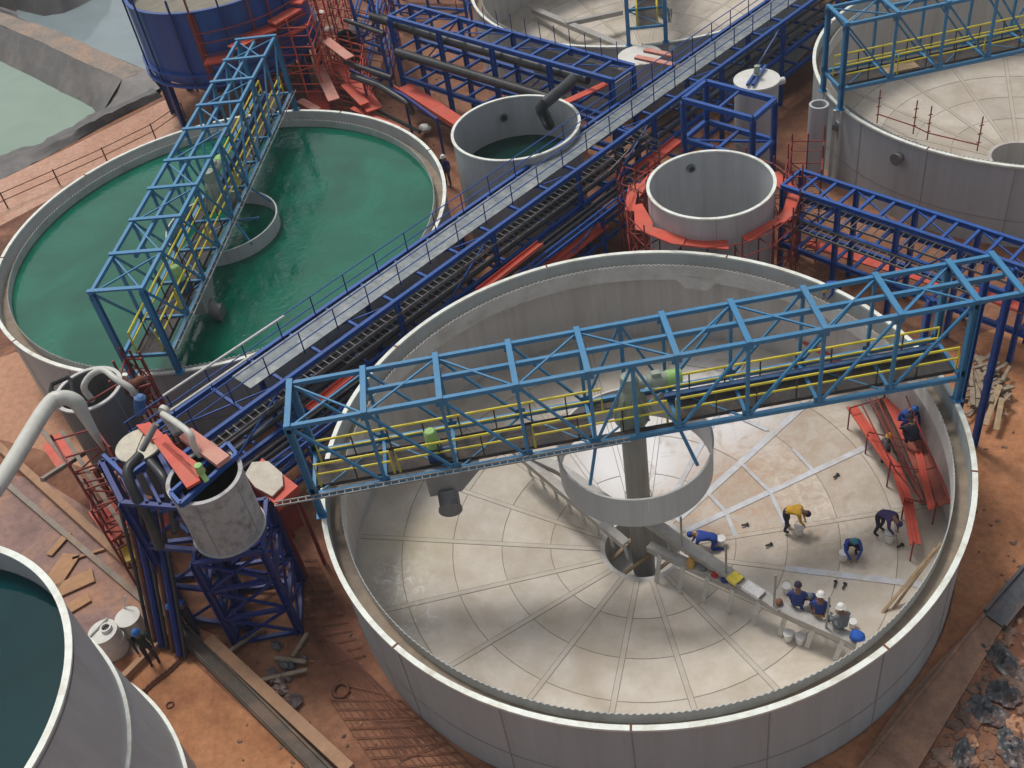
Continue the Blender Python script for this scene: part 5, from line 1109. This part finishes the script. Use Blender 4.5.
person('worker in royal blue with a blue cap kneeling on the red scaffold boards', onboard(903, 424, 1.05), R(-60), 'crouch', m_royal, m_royal, 'cap', m_hB)
person('worker with a yellow helmet standing under the red scaffold boards', onfloor(884, 466), R(30), 'stand', m_gry, m_dkb, 'helmet', m_hY, .95)
person('worker in black crouching lower down on the red scaffold boards', onboard(912, 444, 1.0), R(100), 'crouch', m_dkb, m_dkb, 'cap', m_dkb)
person('worker in royal blue at the tank wall beside the right end of the bridge', onboard(931, 400, .9), R(120), 'crouch', m_royal, m_royal, 'cap', m_royal)
person('worker in a yellow helmet leaning over the far rim of the biggest tank', W(836, 302, HT-.9), R(-160), 'bend', m_royal, m_dkb, 'helmet', m_hY, .95)
person('man in a blue helmet and dark jacket standing on the clay by the pale drums', W(155, 662, 0), R(-70), 'stand', m_dgreen, m_dkb, 'helmet', m_hB)
person('man in navy with a white helmet standing between green tank and grey tank', W(449, 186, 0), R(-120), 'stand', m_navyC, m_dkb, 'helmet', m_hW)
person('left one of two blue helmeted men beside the foot of the crowded tower', W(186, 636, 0), R(-30), 'stand', m_dkb, m_dkb, 'helmet', m_hB)
person('right one of two blue helmeted men beside the foot of the crowded tower', W(198, 633, 0), R(-150), 'stand', m_dkb, m_dkb, 'helmet', m_hB)

# ------------------------------------------------------------ buckets and things on the arm
bp_ = MB(); bp_.lathe([(0, .0), (.13, .0), (.165, .34), (.18, .34), (.18, .37), (.15, .37), (.12, .03), (0, .03)], 24)
proto = thing('bucket', 'white bucket right below the man in the yellow jacket', 'bucket', (0, 0, 0), 0, 'white buckets in the biggest tank', world=False)
bp_.build('pail', m_hW, proto); hb_ = MB(); hb_.path([(.175*math.cos(R(a)), .175*math.sin(R(a))*.3+.16*math.sin(R(a)), .34+.12*math.sin(R(a))) for a in range(0, 181, 20)], .008, 5); hb_.build('handle', m_galvD, proto)
bl_ = MB(); bl_.lathe([(0, .36), (.175, .36), (.175, .385), (0, .395)], 24); bl_.build('lid', m_hW, proto)
bs = [(799, 534, None, 1), (721, 545, 'white bucket beside the crawling worker', 1), (843, 560, 'white bucket in front of the crouching man in teal and blue', 1), (889, 541, 'white bucket under the man in the purple jacket', 1.15),
      (788, 640, 'left bucket of the pair in front of the rake arm', 1), (800, 643, 'right bucket of the pair in front of the rake arm', 1), (786, 592, 'white bucket behind the rake arm, left of the seated men', .9), (852, 627, 'small white bucket beyond the man in grey', .8)]
for i, (px, py, lb, s) in enumerate(bs):
    o = proto if i == 0 else dup(proto, (0, 0, 0), 0, lb); o.location = onfloor(px, py); o.scale = (s,)*3; o.rotation_euler = (0, 0, i)
def lump(name, label, cat, px, py, z, s, mat, n=2):
    mb = MB(); blob(mb, W(px, py, z), s, .16, n); return single(name, mb, mat, label, cat, angle=60)
m_rag = cloth('white rag', (.62, .62, .62)); m_rb = cloth('blue bag', (.02, .10, .45)); m_ylc = cloth('yellow sheet', (.75, .60, .08)); m_rdc = cloth('red cloth', (.40, .03, .03)); m_orc = cloth('tan bag', (.50, .30, .08))
def drape(name, label, cat, a_, b_, wd, z, mat):
    A_, B_ = W(*a_, z), W(*b_, z); d = (B_-A_); L_ = d.length; d.normalize(); n_ = Vector((d.y, -d.x, 0)); mb = MB(); vs = []; nx, ny = 8, 6
    for i in range(nx+1):
        for j in range(ny+1):
            y = (j/ny-.5)*wd; dz = -max(0, abs(y)-.2)*1.2+random.uniform(-.02, .02)+.03
            vs.append(A_+d*L_*i/nx+n_*y*(.8 if abs(y) > .2 else 1)+Z*dz)
    fs = [(i*(ny+1)+j, i*(ny+1)+j+1, (i+1)*(ny+1)+j+1, (i+1)*(ny+1)+j) for i in range(nx) for j in range(ny)]
    mb.add(vs, fs); single(name, mb, mat, label, cat, angle=60)
drape('yellow_sheet', 'yellow sheet draped over the rake arm', 'sheet', (731, 574), (740, 581), .6, .52, m_ylc)
drape('white_cloth', 'white cloth spread over the rake arm right of the yellow sheet', 'cloth', (745, 584), (762, 595), .55, .52, m_rag)
lump('tool_bag', 'tan bag on the lower beam of the rake arm', 'bag', 691, 563, .1, (.28, .16, .16), m_orc)
lump('red_cloth', 'bunched red cloth on the lower beam of the rake arm', 'cloth', 716, 574, .15, (.18, .14, .12), m_rdc)
lump('tool_bag', 'small dark blue bag right of the red cloth', 'bag', 724, 580, .2, (.14, .12, .1), m_navyC)
lump('tool_bag', 'grey blue bag left of the red cloth', 'bag', 702, 568, .1, (.14, .1, .1), m_gry)
lump('blue_bag', 'bright blue bag beyond the man in grey at the tip of the rake arm', 'bag', 857, 636, .75, (.26, .22, .14), m_rb)
lump('blue_sheet', 'blue bag tucked at the feedwell where the arms cross', 'bag', 604, 516, -.1, (.24, .16, .10), m_rb)
lump('brown_rag', 'brown rag on the arm left of the seated men', 'cloth', 779, 602, .5, (.14, .12, .12), cloth('brown rag', (.22, .10, .06)))
for k, (px, py, an) in enumerate(((769, 546, 10), (900, 547, 20), (835, 585, 60), (844, 587, 50), (836, 477, 30), (745, 526, 0))):
    p = onfloor(px, py)+Z*.05; d = Vector((math.cos(R(an)), math.sin(R(an)), 0)); mb = MB(); mb.bar(p-d*.14, p+d*.14, .06, .05); mb.bar(p+d*.1-Vector((d.y, -d.x, 0))*.07, p+d*.1+Vector((d.y, -d.x, 0))*.07, .05, .05)
    single('hand_tool', mb, m_black, ['dark hammer on the floor below the man in yellow', 'dark hammer on the floor right of the man in purple', 'left of two small tools behind the seated men', 'right of two small tools behind the seated men', 'small tool in the middle of the pale crossing stripes', 'small tool left of the man in yellow'][k], 'tool', group='hand tools left on the tank floor')

hz = MB(); hz.box((0, 60, 13.5), (240, 300, 36)); ho = hz.build('haze', M('haze', (1, 1, 1)), None, (0, 0, 0), smooth=False); tag(ho, kind='stuff')
hm = ho.data.materials[0]; hm.node_tree.nodes.clear(); on = hm.node_tree.nodes.new('ShaderNodeOutputMaterial'); pv = hm.node_tree.nodes.new('ShaderNodeVolumePrincipled')
pv.inputs['Color'].default_value = (.88, .91, .95, 1); pv.inputs['Density'].default_value = .00045; hm.node_tree.links.new(pv.outputs[0], on.inputs['Volume'])
for o in ROOTS:
    if '_o' in o.keys(): del o['_o']
